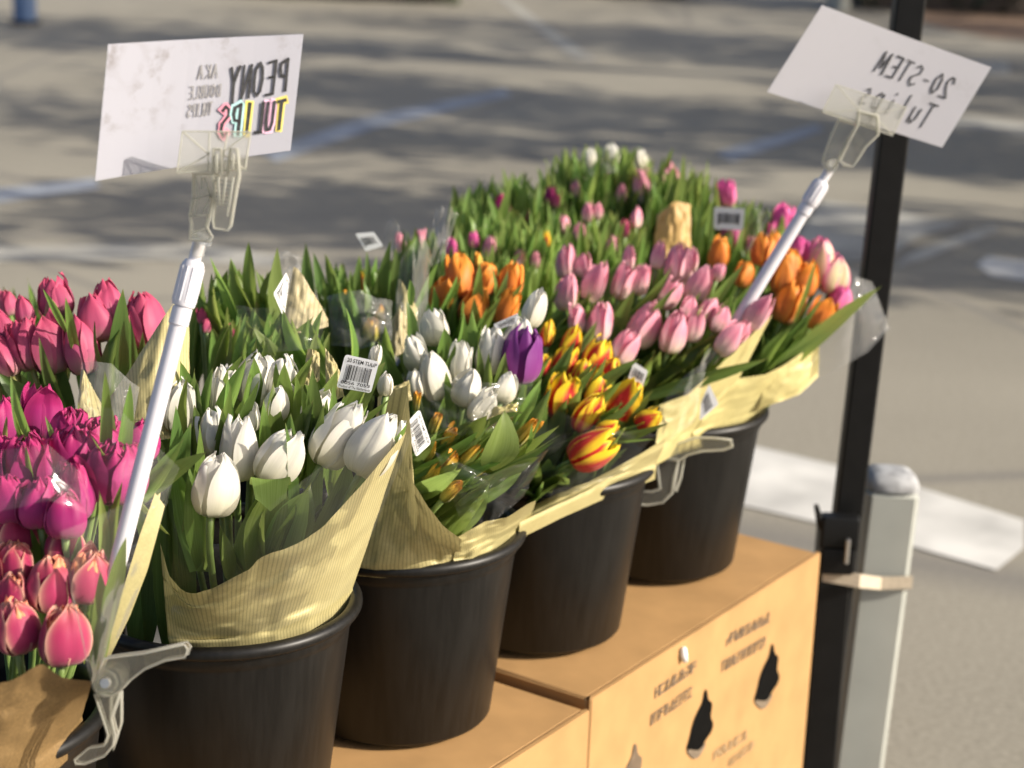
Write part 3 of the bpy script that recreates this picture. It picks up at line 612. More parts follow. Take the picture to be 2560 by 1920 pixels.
# pink-orange double tulips in brown kraft paper
n0 = CB[0] + Vector((.03, .0, .07)); b0 = bunch('a', n0, 'bunch of pink and apricot double tulips in brown kraft paper at the picture corner')
heads(b0, n0, [(26, 1326, 125, -4), (160, 1362, 108, 6), (39, 1408, 105, -3), (130, 1462, 138, 3), (221, 1445, 132, 10), (35, 1490, 92, 0), (40, 1572, 132, -4), (156, 1592, 148, 4), (-45, 1420, 120, -8), (-60, 1560, 130, -8)], 1.49, 1450, .40, 'pinkorange', 'double', 'stem')
leaves(b0, 120, 1330, 150, 60, 5, 1.56, 0, 10, (220, 330), (26, 44), LL)
for tp, tl, lp, wp in (((258, 1224), 6, 260, 34), ((290, 1212), 8, 280, 38), ((307, 1337), 14, 300, 40), ((218, 1516), 5, 160, 26), ((83, 1230), -4, 300, 34), ((128, 1290), 2, 260, 22), ((275, 1420), 14, 260, 44), ((66, 1268), -3, 240, 20)): leaf(b0, tp, tl, lp, wp * .85, 1.53, rnd.choice(LL), .04, rnd.gauss(0, .4))
sheet('paper_wrap', b0, [(-170, 2000), (-60, 1975), (40, 1935), (110, 1895), (160, 1850), (205, 1790)], [(-170, 1725), (-20, 1712), (35, 1697), (106, 1660), (152, 1690), (230, 1703)], M['kraft'], (1.37, 1.40), zb=.245, bulge=.02, crumple=.005, seed=2)
for tp, tl, lp, wp in (((300, 1340), 10, 260, 46), ((262, 1430), 8, 240, 44), ((292, 1455), 14, 230, 40), ((246, 1500), 4, 200, 36)): leaf(b0, tp, tl, lp, wp, 1.46, rnd.choice(LM), .02, rnd.gauss(0, .3))
sheet('paper_wrap', b0, [(262, 1655), (275, 1580), (318, 1440), (352, 1330), (388, 1232)], [(272, 1648), (325, 1540), (369, 1425), (395, 1330), (412, 1265)], M['plainp'], (1.52, 1.58), yb=(1.52, 1.58), bulge=.004, crumple=.0, seed=4, tuck=0)
sheet('clear_film', b0, [(228, 1708), (205, 1600), (178, 1480), (150, 1330)], [(246, 1712), (318, 1545), (374, 1400), (432, 1205)], M['film'], (1.41, 1.45), yb=(1.40, 1.38), bulge=.012, crumple=.005, cells=4, seed=5, tuck=0)
sheet('clear_film', b0, [(-100, 1300), (40, 1270), (120, 1250), (230, 1290)], [(-100, 1130), (40, 1120), (120, 1110), (215, 1190)], M['film'], (1.47, 1.49), yb=(1.45, 1.47), bulge=.012, crumple=.0015, cells=4, seed=6, tuck=0)
# magenta doubles behind them
n1 = CB[0] + Vector((.05, .06, .08)); b1 = bunch('b', n1, 'bunch of deep magenta tulips beside the white sign pole')
heads(b1, n1, [(102, 1030, 140, 0, 'magenta', 'open'), (175, 1086, 118, 2), (266, 1094, 100, 6), (72, 1180, 172, -3), (188, 1152, 168, 2), (291, 1182, 158, 4), (178, 1236, 152, 3), (5, 1066, 125, -6), (2, 1150, 110, -6), (356, 1104, 96, 12), (18, 1252, 118, -5), (165, 1290, 115, 0), (245, 1110, 110, 4), (-60, 1130, 140, -8), (100, 1262, 120, -2)], 1.66, 1100, .8, 'magenta', 'double')
leaves(b1, 150, 1060, 200, 70, 9, 1.66, 0, 12, (240, 330), (28, 44), LL)
for tp, tl, lp, wp in (((14, 952), -14, 330, 40), ((25, 1020), -12, 260, 24), ((38, 1048), -20, 240, 26), ((325, 960), 14, 280, 40), ((262, 930), 8, 300, 38), ((73, 1135), -3, 200, 32), ((342, 1108), 6, 140, 18), ((490, 1112), 48, 260, 52), ((460, 1100), 40, 240, 40), ((118, 1040), 0, 120, 16), ((312, 1108), 4, 150, 16)): leaf(b1, tp, tl, lp, wp, 1.60, rnd.choice(LL), .05, rnd.gauss(0, .4))
sheet('clear_film', b1, [(225, 1330), (330, 1330), (410, 1250)], [(180, 1010), (300, 1020), (450, 1170)], M['film'], (1.57, 1.60), yb=(1.55, 1.57), bulge=.015, crumple=.002, cells=4, seed=7, tuck=0)
sheet('paper_wrap', b1, [(360, 1330), (372, 1290), (385, 1240)], [(372, 1320), (396, 1275), (404, 1215)], M['cream'], (1.62, 1.64), yb=(1.60, 1.62), bulge=.006, crumple=.002, seed=8, tuck=0)
# rose tulips
n2 = BK['11'] + Vector((0, -.02, .08)); b2 = bunch('c', n2, 'bunch of tall rose pink tulips standing behind the magenta ones')
heads(b2, n2, [(142, 744, 104, -10), (62, 777, 78, -8), (234, 796, 126, -11), (268, 764, 114, -7), (362, 805, 140, -6), (200, 867, 142, -6), (119, 867, 142, -15), (63, 862, 132, -16), (8, 890, 116, -22), (8, 822, 100, -16), (338, 812, 110, -10), (-50, 860, 130, -20), (138, 797, 92, -12, 'greenbud', 'bud'), (300, 870, 90, -5)], 2.0, 800, .5, 'rose', 'tulip', 'stemr', .05)
tulip(b2, n2, (18, 757), 66, -10, 2.2, 'rose')
leaves(b2, 160, 860, 210, 60, 12, 1.99, -4, 12, (260, 340), (30, 48), LD)
for tp, tl, lp, wp in (((318, 725), 12, 330, 52), ((85, 856), -18, 330, 40), ((332, 798), 2, 260, 24), ((155, 745), -6, 160, 26), ((113, 722), -16, 120, 18), ((10, 920), -35, 260, 70), ((285, 800), 6, 300, 60), ((230, 808), -8, 160, 22), ((90, 955), -25, 220, 60), ((115, 965), -10, 240, 60)): leaf(b2, tp, tl, lp, wp, 1.93, rnd.choice(LD), .05, rnd.gauss(0, .3))
sheet('paper_wrap', b2, [(285, 1120), (340, 1110), (400, 1100), (440, 1090), (475, 1085)], [(266, 1006), (335, 905), (402, 800), (438, 748), (474, 815)], M['cream'], (1.85, 1.90), yb=(1.78, 1.82), bulge=.02, crumple=.003, seed=9, tuck=0, uvs=1.0)
sheet('paper_wrap', b2, [(190, 1050), (230, 1065), (290, 1060)], [(203, 922), (208, 918), (240, 985)], M['creamw'], (1.80, 1.82), yb=(1.77, 1.79), bulge=.006, crumple=.002, seed=10, tuck=0)
sheet('clear_film', b2, [(185, 1100), (260, 1090), (330, 1080)], [(205, 895), (280, 905), (350, 960)], M['milk'], (1.78, 1.80), yb=(1.76, 1.78), bulge=.01, crumple=.005, cells=4, seed=11, tuck=0)
# front white tulips
n3 = CB[1] + Vector((.02, -.03, .07)); b3 = bunch('d', n3, 'bunch of large white tulips in cream ribbed paper in the nearest full bucket')
heads(b3, n3, [(536, 1214, 158, 4), (594, 1126, 158, -2), (538, 1085, 125, -8), (696, 1142, 146, 28), (845, 1090, 172, 28), (936, 1112, 172, 24), (546, 985, 132, -3, 'white', 'slim'), (640, 950, 140, 4), (706, 950, 115, 18), (444, 1017, 128, 6, 'white', 'slim'), (627, 1045, 70, 4), (792, 1022, 92, 24), (938, 890, 56, 10, 'white', 'slim'), (966, 962, 58, 8, 'white', 'slim'), (575, 950, 80, -2), (690, 1010, 90, 10)], 1.72, 1150, .7, 'white', 'tulip')
for tp, tl, lp, wp, m in (((545, 920), -4, 260, 44, 'leaf'), ((635, 895), 6, 270, 62, 'leaf'), ((722, 910), 8, 280, 56, 'leaf'), ((490, 950), 2, 260, 34, 'leafd'), ((496, 1012), -4, 240, 44, 'leafd'), ((664, 1005), 4, 240, 30, 'leaf'), ((606, 995), 8, 200, 28, 'leafl'), ((843, 925), 28, 300, 64, 'leafl'), ((945, 900), 30, 290, 60, 'leaf'), ((975, 998), 55, 260, 34, 'leaf'), ((930, 1000), 52, 260, 40, 'leaf'), ((795, 1012), 35, 240, 52, 'leafd'), ((874, 990), 42, 280, 50, 'leaf'), ((1028, 1062), 42, 240, 44, 'leaf'), ((450, 905), -10, 260, 52, 'leafd'), ((768, 892), 22, 250, 42, 'leaf'), ((700, 905), 4, 260, 34, 'leafd'), ((640, 850), 14, 280, 34, 'leaf'), ((585, 880), 22, 240, 36, 'leaf')): leaf(b3, tp, tl, lp, wp, 1.72 + .0006 * (1100 - tp[1]), m, .04, rnd.gauss(0, .35))
for tp, tl, lp, wp, m, r in (((452, 1150), -4, 360, 64, 'leafd', .2), ((500, 1160), 2, 340, 70, 'leafd', -.3), ((690, 1190), 14, 330, 96, 'leaf', .1), ((735, 1215), 10, 330, 84, 'leaf', -.2), ((770, 1230), 22, 300, 84, 'leafd', .2), ((900, 1160), 30, 360, 90, 'leafd', .0), ((860, 1190), 34, 330, 84, 'leafd', .3), ((560, 1330), 0, 160, 34, 'leaf', .3), ((470, 1300), -2, 220, 54, 'leaf', .2), ((640, 1240), 4, 330, 90, 'leaf', 0), ((800, 1260), 30, 270, 80, 'leaf', 0), ((548, 1330), -8, 200, 46, 'leafd', .5)): leaf(b3, tp, tl, lp * .8, wp * 1.05, 1.705 if tp[0] < 780 else 1.76, 'leafl' if m == 'leaf' else 'leaf', .035, r)
for tp, tl, lp, wp in (((420, 1180), 2, 420, 60), ((395, 1290), 6, 330, 60), ((440, 1230), -2, 400, 64), ((372, 1380), 8, 260, 56), ((410, 1340), 0, 300, 50)): leaf(b3, tp, tl, lp, wp, 1.80, 'leafd', .02, rnd.gauss(0, .3))
leaves(b3, 640, 1000, 230, 110, 16, 1.78, 8, 14, (240, 320), (30, 50), LM)
# leaf folded over under the middle white tulip
V = []; UV = []
for j in range(10):
    f = j / 9
    for i in range(9):
        u = i / 4 - 1; a = f * 2.6; x = 676 + 52 * u * (1 - .35 * f ** 2) ; yy = 1222 - 26 * math.sin(a) + 62 * max(0, f - .45) * 1.7 - 12 * u * u * (1 - f) + (f > .9) * (12 - 30 * abs(u))
        V.append(atY(x, yy, 1.690 - .02 * f) - n3); UV.append(((u + 1) / 2, .3 + .6 * f))
mo('leaf', mesh('leaf', V, grid_faces(9, 10), M['leafl'], True, UV), b3, Matrix.Translation(n3))
sheet('paper_wrap', b3, [(422, 1597), (500, 1599), (596, 1594), (690, 1582), (770, 1560), (830, 1525), (882, 1470)], [(400, 1355), (422, 1436), (457, 1475), (486, 1484), (534, 1467), (627, 1421), (646, 1397), (712, 1370), (766, 1343), (816, 1305), (912, 1201), (1017, 1077)], M['cream'], (1.685, 1.73), zb=.246, bulge=.05, crumple=.0065, cells=8, nu=60, nv=34, seed=12)
sheet('clear_film', b3, [(428, 1594), (560, 1590), (690, 1575), (800, 1530), (872, 1480)], [(436, 1220), (520, 1300), (640, 1290), (860, 1120), (1034, 1082)], M['film'], (1.665, 1.70), yb=(1.69, 1.72), bulge=.05, crumple=.006, cells=6, nu=44, seed=13, tuck=0)
sheet('paper_wrap', b3, [(815, 985), (840, 1000), (860, 990)], [(813, 868), (830, 890), (850, 925)], M['creamw'], 1.86, yb=1.84, bulge=.004, crumple=.002, seed=14, tuck=0, uvs=3)
sheet('paper_wrap', b3, [(755, 960), (780, 965), (800, 950)], [(770, 870), (785, 875), (800, 880)], M['creamw'], 1.87, yb=1.85, bulge=.004, crumple=.002, seed=15, tuck=0, uvs=3)
label(b3, [(863, 886), (948, 905), (927, 983), (841, 968)], 1.80, 1)
# green and orange bud bunch
n4 = CB[2] + Vector((.03, -.04, .08)); b4 = bunch('e', n4, 'leafy bunch of closed orange and yellow tulip buds in ribbed paper')
heads(b4, n4, [(1042, 1004, 52, 4), (1088, 1060, 56, 16), (1124, 1092, 74, 36), (1169, 1140, 76, 42), (1120, 1162, 80, 36), (1081, 1185, 78, 34), (1127, 1228, 70, 42), (1241, 1114, 70, 42), (1316, 1084, 92, 44), (1075, 1130, 60, 20), (1200, 1170, 60, 45)], 1.985, 1130, .5, 'bud', 'bud', 'stem', .25)
for tp, tl, lp, wp in (((1292, 1012), 52, 260, 40), ((1345, 950), 22, 260, 44), ((1378, 970), 24, 280, 40), ((1404, 1090), 62, 300, 44), ((1396, 1106), 66, 260, 30), ((1352, 1140), 62, 260, 66), ((1266, 1140), 62, 200, 34), ((1250, 1132), 58, 240, 40), ((1252, 1175), 50, 140, 36), ((1196, 1078), 52, 180, 34), ((1200, 1025), 20, 220, 60), ((1130, 1132), 60, 150, 30), ((1072, 1158), 64, 130, 24), ((1120, 1062), 58, 120, 36), ((1236, 1070), 55, 200, 36), ((1390, 1050), 42, 300, 40), ((1330, 1060), 10, 120, 20), ((1160, 1170), 50, 240, 60), ((1210, 1200), 60, 220, 40), ((1300, 1190), 46, 180, 36)): leaf(b4, tp, tl, lp, wp, 1.95 + .0004 * (1130 - tp[1]), rnd.choice(LM), .03, rnd.gauss(0, .5))
leaves(b4, 1190, 1130, 120, 105, 28, 1.99, 46, 14, (170, 260), (26, 44), LL)
leaf(b4, (1268, 1030), 20, 150, 90, 1.95, 'leafl', .02, .2)
sheet('paper_wrap', b4, [(893, 1408), (940, 1413), (990, 1414), (1050, 1412), (1110, 1403), (1155, 1385)], [(948, 986), (1022, 958), (1030, 1090), (1033, 1205), (1074, 1263), (1110, 1312), (1155, 1348)], M['creamw'], (1.93, 1.885), zb=.246, bulge=.015, crumple=.004, nu=48, nv=30, seed=16, uvs=1.3)
sheet('paper_wrap', b4, [(1135, 1398), (1180, 1392), (1240, 1360), (1290, 1325), (1328, 1290)], [(1142, 1342), (1185, 1318), (1215, 1300), (1270, 1290), (1345, 1245)], M['cream'], (1.93, 1.99), zb=.246, bulge=.01, crumple=.006, cells=7, seed=17)
sheet('clear_film', b4, [(1165, 1345), (1230, 1310), (1310, 1240)], [(1090, 1120), (1230, 1180), (1368, 1128)], M['film'], (1.90, 1.95), yb=(1.92, 1.96), bulge=.02, crumple=.009, cells=6, seed=18, tuck=0)
label(b4, [(1049, 1023), (1078, 1108), (1040, 1143), (1014, 1060)], (1.935, 1.93, 1.92, 1.925), 2)
label(b4, [(985, 1048), (1005, 1056), (1008, 1075), (975, 1070)], 1.95, 3, False, True)
# second white bunch with one purple tulip
n5 = CB[2] + Vector((.03, .07, .08)); b5 = bunch('f', n5, 'bunch of white tulips with a single purple tulip among them')
heads(b5, n5, [(1088, 820, 92, -10), (1040, 884, 88, -16), (1080, 940, 128, -6, 'white', 'slim'), (1152, 910, 108, 4, 'white', 'slim'), (1226, 880, 118, 5), (1296, 846, 112, 16), (1336, 772, 98, 20, 'white', 'slim'), (1168, 974, 92, 16), (1206, 1016, 92, 34), (1262, 970, 76, 18), (1040, 960, 70, -8), (1307, 890, 140, 8, 'purple', 'tulip')], 2.10, 900, .6, 'white')
for tp, tl, lp, wp in (((1025, 700), 2, 60, 20), ((962, 812), -12, 200, 44), ((955, 850), -18, 220, 44), ((1110, 822), 0, 130, 44), ((1064, 912), 0, 160, 26), ((1138, 862), 14, 220, 44), ((1198, 862), 0, 220, 26), ((1215, 890), -8, 200, 38), ((1195, 778), 6, 220, 46), ((1175, 782), 18, 200, 34), ((1120, 930), -4, 180, 30), ((1255, 890), 2, 160, 40), ((1022, 756), -4, 180, 36), ((1205, 812), 14, 180, 20), ((1100, 990), 0, 200, 26), ((1250, 1000), 30, 160, 40)): leaf(b5, tp, tl, lp, wp, 2.07 + .0004 * (900 - tp[1]), rnd.choice(LM), .04, rnd.gauss(0, .4))
leaves(b5, 1170, 900, 160, 90, 22, 2.14, 6, 13, (200, 280), (26, 44), LM)
sheet('clear_film', b5, [(1060, 1070), (1180, 1090), (1300, 1060)], [(990, 850), (1120, 960), (1340, 945)], M['film'], (2.02, 2.04), yb=(2.0, 2.02), bulge=.02, crumple=.006, cells=6, seed=19, tuck=0)
sheet('paper_wrap', b5, [(1212, 1075), (1250, 1062), (1290, 1062)], [(1205, 1025), (1262, 1010), (1300, 1000)], M['plainp'], 2.03, yb=2.02, bulge=.006, crumple=.004, seed=20, tuck=0)
sheet('paper_wrap', b5, [(950, 1000), (985, 1010), (1030, 1000)], [(948, 984), (985, 965), (1024, 948)], M['creamw'], 2.0, yb=1.99, bulge=.004, crumple=.002, seed=21, tuck=0, uvs=2)
label(b5, [(1232, 812), (1297, 782), (1292, 808), (1246, 824)], 2.12, 4, True, True)
# orange bunch
n6 = BK['13'] + Vector((.12, -.05, .06)); b6 = bunch('g', n6, 'bunch of orange tulips behind the white ones')
heads(b6, n6, [(1150, 690, 112, 0), (1112, 735, 88, 18), (1186, 766, 98, 30), (1216, 706, 66, 12), (1278, 702, 90, 14), (1266, 768, 95, 30), (1196, 654, 44, 2, 'bud', 'bud'), (1214, 690, 70, 4)], 2.36, 720, .4, 'orange')
for tp, tl, lp, wp in (((1100, 720), 14, 160, 36), ((1272, 680), 22, 220, 32), ((1232, 668), -2, 200, 26), ((1150, 690), 24, 160, 44), ((1086, 650), 18, 260, 32), ((1178, 770), 28, 200, 30), ((1206, 660), 8, 180, 26), ((1300, 700), 26, 220, 30)): leaf(b6, tp, tl, lp, wp, 2.33, rnd.choice(LM), .04, rnd.gauss(0, .4))
leaves(b6, 1190, 720, 130, 70, 20, 2.38, 10, 13, (200, 280), (24, 38), LM)
sheet('paper_wrap', b6, [(985, 850), (1010, 860), (1042, 850)], [(997, 695), (1003, 698), (1044, 772)], M['cream'], 2.27, yb=2.24, bulge=.008, crumple=.002, seed=22, tuck=0, uvs=1.5)
sheet('paper_wrap', b6, [(965, 880), (990, 890), (1015, 880)], [(975, 805), (1000, 770), (1016, 790)], M['tan'], 2.22, yb=2.20, bulge=.008, crumple=.002, seed=23, tuck=0)
sheet('clear_film', b6, [(975, 840), (1020, 860), (1060, 820)], [(1005, 640), (1050, 585), (1092, 610)], M['milk'], (2.26, 2.28), yb=(2.24, 2.26), bulge=.02, crumple=.008, cells=5, seed=24, tuck=0)
sheet('clear_film', b6, [(1065, 640), (1080, 660), (1110, 650)], [(1092, 515), (1118, 512), (1146, 530)], M['milk'], 2.30, yb=2.29, bulge=.008, crumple=.008, cells=5, seed=25, tuck=0)
# yellow and red
n7 = CB[3] + Vector((.03, -.04, .06)); b7 = bunch('h', n7, 'bunch of yellow tulips with red flames leaning over the rim')
heads(b7, n7, [(1405, 990, 116, 14), (1472, 1036, 104, 34), (1495, 978, 100, 10), (1566, 1000, 104, 24), (1580, 966, 74, 26), (1416, 902, 80, 10, 'flame', 'open'), (1496, 888, 92, 30), (1428, 852, 84, 24), (1530, 920, 56, 24), (1622, 1050, 70, 54), (1518, 1072, 62, 55), (1480, 1126, 122, 66), (1370, 836, 62, 16), (1358, 912, 56, 20), (1455, 935, 70, 16)], 2.24, 980, .6, 'flame', 'tulip')
for tp, tl, lp, wp in (((1442, 848), 24, 280, 34), ((1382, 926), 20, 260, 34), ((1350, 950), 12, 200, 40), ((1466, 975), 28, 230, 40), ((1474, 904), 28, 200, 30), ((1495, 906), 38, 220, 26), ((1530, 890), 34, 220, 26), ((1560, 960), 52, 180, 28), ((1555, 1000), 50, 180, 26), ((1600, 1055), 66, 280, 38), ((1668, 1064), 70, 300, 34), ((1580, 1105), 60, 330, 60), ((1655, 1000), 52, 240, 36), ((1640, 1095), 74, 260, 30), ((1590, 890), 48, 240, 32), ((1565, 1035), 62, 220, 26), ((1620, 990), 30, 120, 20), ((1430, 1150), 52, 260, 70), ((1385, 1180), 48, 280, 70), ((1350, 1215), 40, 150, 40), ((1335, 1185), 38, 170, 62), ((1385, 1218), 58, 180, 62), ((1302, 1225), 32, 130, 54), ((1440, 1195), 64, 200, 60), ((1370, 1150), 40, 200, 60)): leaf(b7, tp, tl, lp, wp, 2.20 + .0004 * (980 - tp[1]), rnd.choice(LD), .03, rnd.gauss(0, .45))
leaves(b7, 1480, 960, 150, 110, 26, 2.26, 34, 14, (200, 290), (24, 42), LD)
leaves(b7, 1450, 1110, 110, 70, 12, 2.24, 52, 10, (200, 300), (34, 56), LD)
sheet('paper_wrap', b7, [(1300, 1305), (1400, 1258), (1460, 1232), (1520, 1206), (1590, 1180), (1642, 1160)], [(1290, 1285), (1400, 1225), (1470, 1206), (1530, 1175), (1600, 1135), (1670, 1090)], M['cream'], (2.18, 2.26), zb=.2595, bulge=.02, crumple=.004, cells=6, nu=44, seed=26)
sheet('clear_film', b7, [(1350, 1265), (1450, 1225), (1560, 1180)], [(1330, 1000), (1480, 1060), (1640, 1085)], M['film'], (2.14, 2.20), yb=(2.16, 2.22), bulge=.02, crumple=.006, cells=6, seed=27, tuck=0)
label(b7, [(1585, 905), (1620, 928), (1606, 968), (1570, 945)], 2.24, 5, False)
# pale pink
n8 = CB[4] + Vector((-.02, -.02, .06)); b8 = bunch('i', n8, 'broad bunch of pale pink tulips crossed by the tilted sign pole')
PK = [(1417, 656, 84, 0), (1421, 730, 98, 10), (1492, 707, 102, 18), (1502, 808, 96, 6), (1559, 707, 88, 20), (1602, 700, 78, 15), (1610, 811, 122, 22), (1562, 868, 92, 30), (1576, 646, 62, 8), (1647, 640, 68, 10), (1698, 663, 102, 8), (1726, 650, 62, 5), (1684, 831, 108, 16), (1735, 814, 84, 16), (1748, 713, 98, 22), (1674, 737, 78, 28), (1768, 774, 76, 30), (1800, 798, 72, 28), (1826, 848, 96, 38), (1900, 784, 98, 34), (1797, 680, 46, 20), (1440, 800, 70, 6), (1460, 665, 60, 10), (1720, 770, 60, 20), (1855, 830, 60, 34)]
heads(b8, n8, PK, 2.48, 740, .6, 'pink', 'slim')
for tp, tl, lp, wp in (((1480, 748), 16, 200, 28), ((1572, 720), 14, 220, 36), ((1690, 668), 46, 240, 30), ((1860, 660), 40, 300, 32), ((1805, 775), 40, 330, 40), ((1842, 800), 52, 330, 38), ((1920, 895), 72, 380, 34), ((1480, 850), 24, 260, 34), ((1655, 745), 36, 200, 28), ((1700, 800), 20, 160, 26), ((1845, 880), 60, 320, 44), ((1780, 860), 46, 300, 44), ((1830, 700), 42, 300, 26)): leaf(b8, tp, tl, lp, wp, 2.42 + .0004 * (800 - tp[1]), rnd.choice(LM), .04, rnd.gauss(0, .4))
leaves(b8, 1620, 740, 230, 90, 46, 2.50, 22, 13, (180, 280), (20, 34), LL)
leaves(b8, 1700, 900, 100, 60, 14, 2.44, 50, 10, (180, 260), (26, 40), LM)
sheet('paper_wrap', b8, [(1640, 1128), (1690, 1100), (1740, 1075), (1790, 1060)], [(1650, 1010), (1720, 985), (1776, 935), (1932, 786)], M['plainp'], (2.36, 2.46), zb=.2595, bulge=.01, crumple=.004, seed=28)
sheet('clear_film', b8, [(1630, 1130), (1690, 1090), (1740, 1050)], [(1660, 1000), (1720, 930), (1770, 900)], M['milk'], 2.34, yb=2.33, bulge=.01, crumple=.006, cells=4, seed=29, tuck=0)
label(b8, [(1773, 960), (1797, 1010), (1749, 1052), (1752, 1008)], 2.345, 6, False)
# orange and pink mix at the end
n9 = CB[4] + Vector((.035, .0, .07)); b9 = bunch('j', n9, 'mixed bunch of orange and hot pink tulips leaning out at the far end')
heads(b9, n9, [(1965, 682, 114, 12), (1976, 757, 108, 24), (1860, 687, 66, 14), (1909, 625, 82, 6), (2052, 788, 84, 30), (1796, 630, 78, 8), (2014, 698, 84, 8), (1935, 610, 60, 8)], 2.62, 690, .3, 'orange')
heads(b9, n9, [(2050, 662, 122, 10, 'stripe'), (2084, 690, 96, 14, 'stripe'), (2098, 748, 76, 20), (1996, 628, 66, 12), (2028, 640, 70, 8)], 2.66, 690, .3, 'hotpink')
for tp, tl, lp, wp in (((2192, 704), 46, 420, 40), ((2060, 740), 44, 260, 30), ((2040, 650), 16, 160, 26), ((1900, 860), 22, 200, 50), ((1940, 850), 40, 220, 56), ((1980, 800), 30, 260, 50), ((2020, 830), 46, 260, 60), ((1935, 810), 20, 240, 60), ((2060, 830), 50, 300, 36)): leaf(b9, tp, tl, lp, wp, 2.56, rnd.choice(LD if tp[0] < 2100 else LL), .04, rnd.gauss(0, .4))
leaves(b9, 1960, 740, 120, 90, 24, 2.64, 24, 12, (180, 280), (22, 36), LM)
sheet('paper_wrap', b9, [(1735, 1080), (1790, 1060), (1856, 1042), (1900, 1018), (1925, 1000)], [(1800, 985), (1842, 941), (1915, 936), (1982, 898), (2048, 850)], M['plainp'], (2.44, 2.60), zb=.2595, bulge=.02, crumple=.004, cells=6, seed=30)
sheet('paper_wrap', b9, [(1900, 1022), (1960, 1000), (2000, 985), (2048, 940)], [(1915, 938), (1960, 912), (2000, 885), (2050, 848)], M['plainp'], (2.52, 2.58), yb=(2.53, 2.58), bulge=.01, crumple=.003, cells=5, seed=31, tuck=0)
sheet('clear_film', b9, [(2050, 940), (2110, 915), (2170, 880), (2228, 818)], [(2050, 850), (2110, 765), (2140, 690), (2185, 700)], M['milk'], (2.58, 2.62), yb=(2.56, 2.60), bulge=.02, crumple=.003, cells=3, seed=32, tuck=0)
sheet('clear_film', b9, [(2160, 850), (2190, 842), (2228, 820)], [(2080, 640), (2130, 665), (2205, 760)], M['film'], (2.66, 2.66), yb=(2.60, 2.62), bulge=.02, crumple=.003, cells=3, seed=33, tuck=0)
# leafy bunches of the back rows
def leafy_bunch(base, lbl, cx, cy, rx, ry, n, y, tilt, sd, mats, lp=(200, 300), wp=(22, 36), hd=(), ky=.0006, form='slim'):
    nk = Vector(base) + Vector((0, 0, .07)); bb = bunch('x', nk, lbl); leaves(bb, cx, cy, rx, ry, n, y, tilt, sd, lp, wp, mats, ky, .04)
    for fx, fy, hp, tl, col in hd: tulip(bb, nk, (fx, fy), hp, tl, y + ky * (cy - fy) - .01, col, form)
    return bb, nk
bb, nk = leafy_bunch(BK['12'], 'leafy green bunch hiding red buds beside the white sign pole', 590, 745, 110, 100, 48, 2.22, -6, 13, LL, (220, 300), (32, 50), ((680, 706, 34, 4, 'rose'), (640, 765, 40, 0, 'rose'), (580, 830, 40, 4, 'rose'), (505, 790, 40, -4, 'rose'), (515, 815, 36, 0, 'rose')))
for tp, tl, lp, wp in (((536, 640), -14, 220, 44), ((628, 606), 2, 220, 34), ((670, 624), -8, 240, 40), ((560, 662), -26, 240, 44), ((655, 680), -4, 200, 40), ((520, 690), -10, 240, 40), ((600, 690), -30, 200, 40), ((510, 720), -24, 300, 36)): leaf(bb, tp, tl, lp, wp, 2.18, rnd.choice(LL), .04, rnd.gauss(0, .4))
bb, nk = leafy_bunch(BK['12'] + Vector((.06, -.06, 0)), 'leafy green bunch in front of the tan paper sleeve', 690, 830, 130, 60, 44, 2.05, 4, 14, LL, (200, 280), (28, 44))
for tp, tl, lp, wp in (((868, 772), 2, 200, 44), ((695, 782), -30, 220, 40), ((790, 778), 6, 200, 32), ((670, 850), 16, 220, 40), ((766, 802), -22, 200, 36), ((640, 815), -30, 200, 36)): leaf(bb, tp, tl, lp, wp, 2.0, rnd.choice(LL), .04, rnd.gauss(0, .4))
sheet('paper_wrap', bb, [(705, 820), (760, 835), (822, 815)], [(735, 664), (745, 668), (820, 790)], M['tan'], 2.10, yb=2.05, bulge=.012, crumple=.002, seed=34, tuck=0, uvs=1.4)
sheet('clear_film', bb, [(600, 880), (700, 880), (800, 870)], [(590, 760), (700, 765), (820, 760)], M['film'], 1.98, yb=1.96, bulge=.012, crumple=.005, cells=4, seed=35, tuck=0)
label(bb, [(716, 682), (723, 700), (710, 795), (684, 735)], (2.05, 2.07, 2.05, 2.03), 7, True)
bb, nk = leafy_bunch(BK['13'], 'dark green leafy bunch with yellow buds between two paper sleeves', 890, 710, 95, 75, 48, 2.42, 0, 8, LM, (200, 280), (22, 34), ((900, 700, 50, 2, 'flame'), (950, 790, 56, 4, 'bud'), (930, 825, 60, 0, 'bud'), (862, 745, 44, 0, 'bud')))
for tp, tl, lp, wp in (((766, 608), -4, 220, 32), ((812, 635), -14, 200, 32), ((786, 632), -10, 200, 30), ((958, 600), 2, 240, 30), ((985, 620), 4, 220, 26), ((892, 640), 4, 200, 24), ((915, 630), -2, 200, 22), ((845, 660), -4, 200, 30)): leaf(bb, tp, tl, lp, wp, 2.40, rnd.choice(LD), .04, rnd.gauss(0, .4))
sheet('clear_film', bb, [(830, 860), (900, 870), (980, 850)], [(820, 735), (900, 720), (985, 745)], M['milk'], 2.20, yb=2.18, bulge=.015, crumple=.006, cells=4, seed=36, tuck=0)
sheet('clear_film', bb, [(690, 700), (720, 705), (760, 690)], [(680, 640), (720, 620), (758, 635)], M['milk'], 2.5, yb=2.48, bulge=.01, crumple=.012, cells=5, seed=37, tuck=0)
label(bb, [(888, 584), (934, 580), (958, 615), (914, 628)], 2.48, 8, False)
bb, nk = leafy_bunch(BK['13'] + Vector((.05, .06, 0)), 'leafy bunch with pink buds under a clear sleeve in the back row', 1060, 625, 90, 70, 34, 2.66, 2, 10, LM, (200, 260), (20, 32), ((1000, 608, 48, -6, 'pink'), (1050, 598, 50, 4, 'pink'), (1130, 620, 50, 0, 'hotpink')))
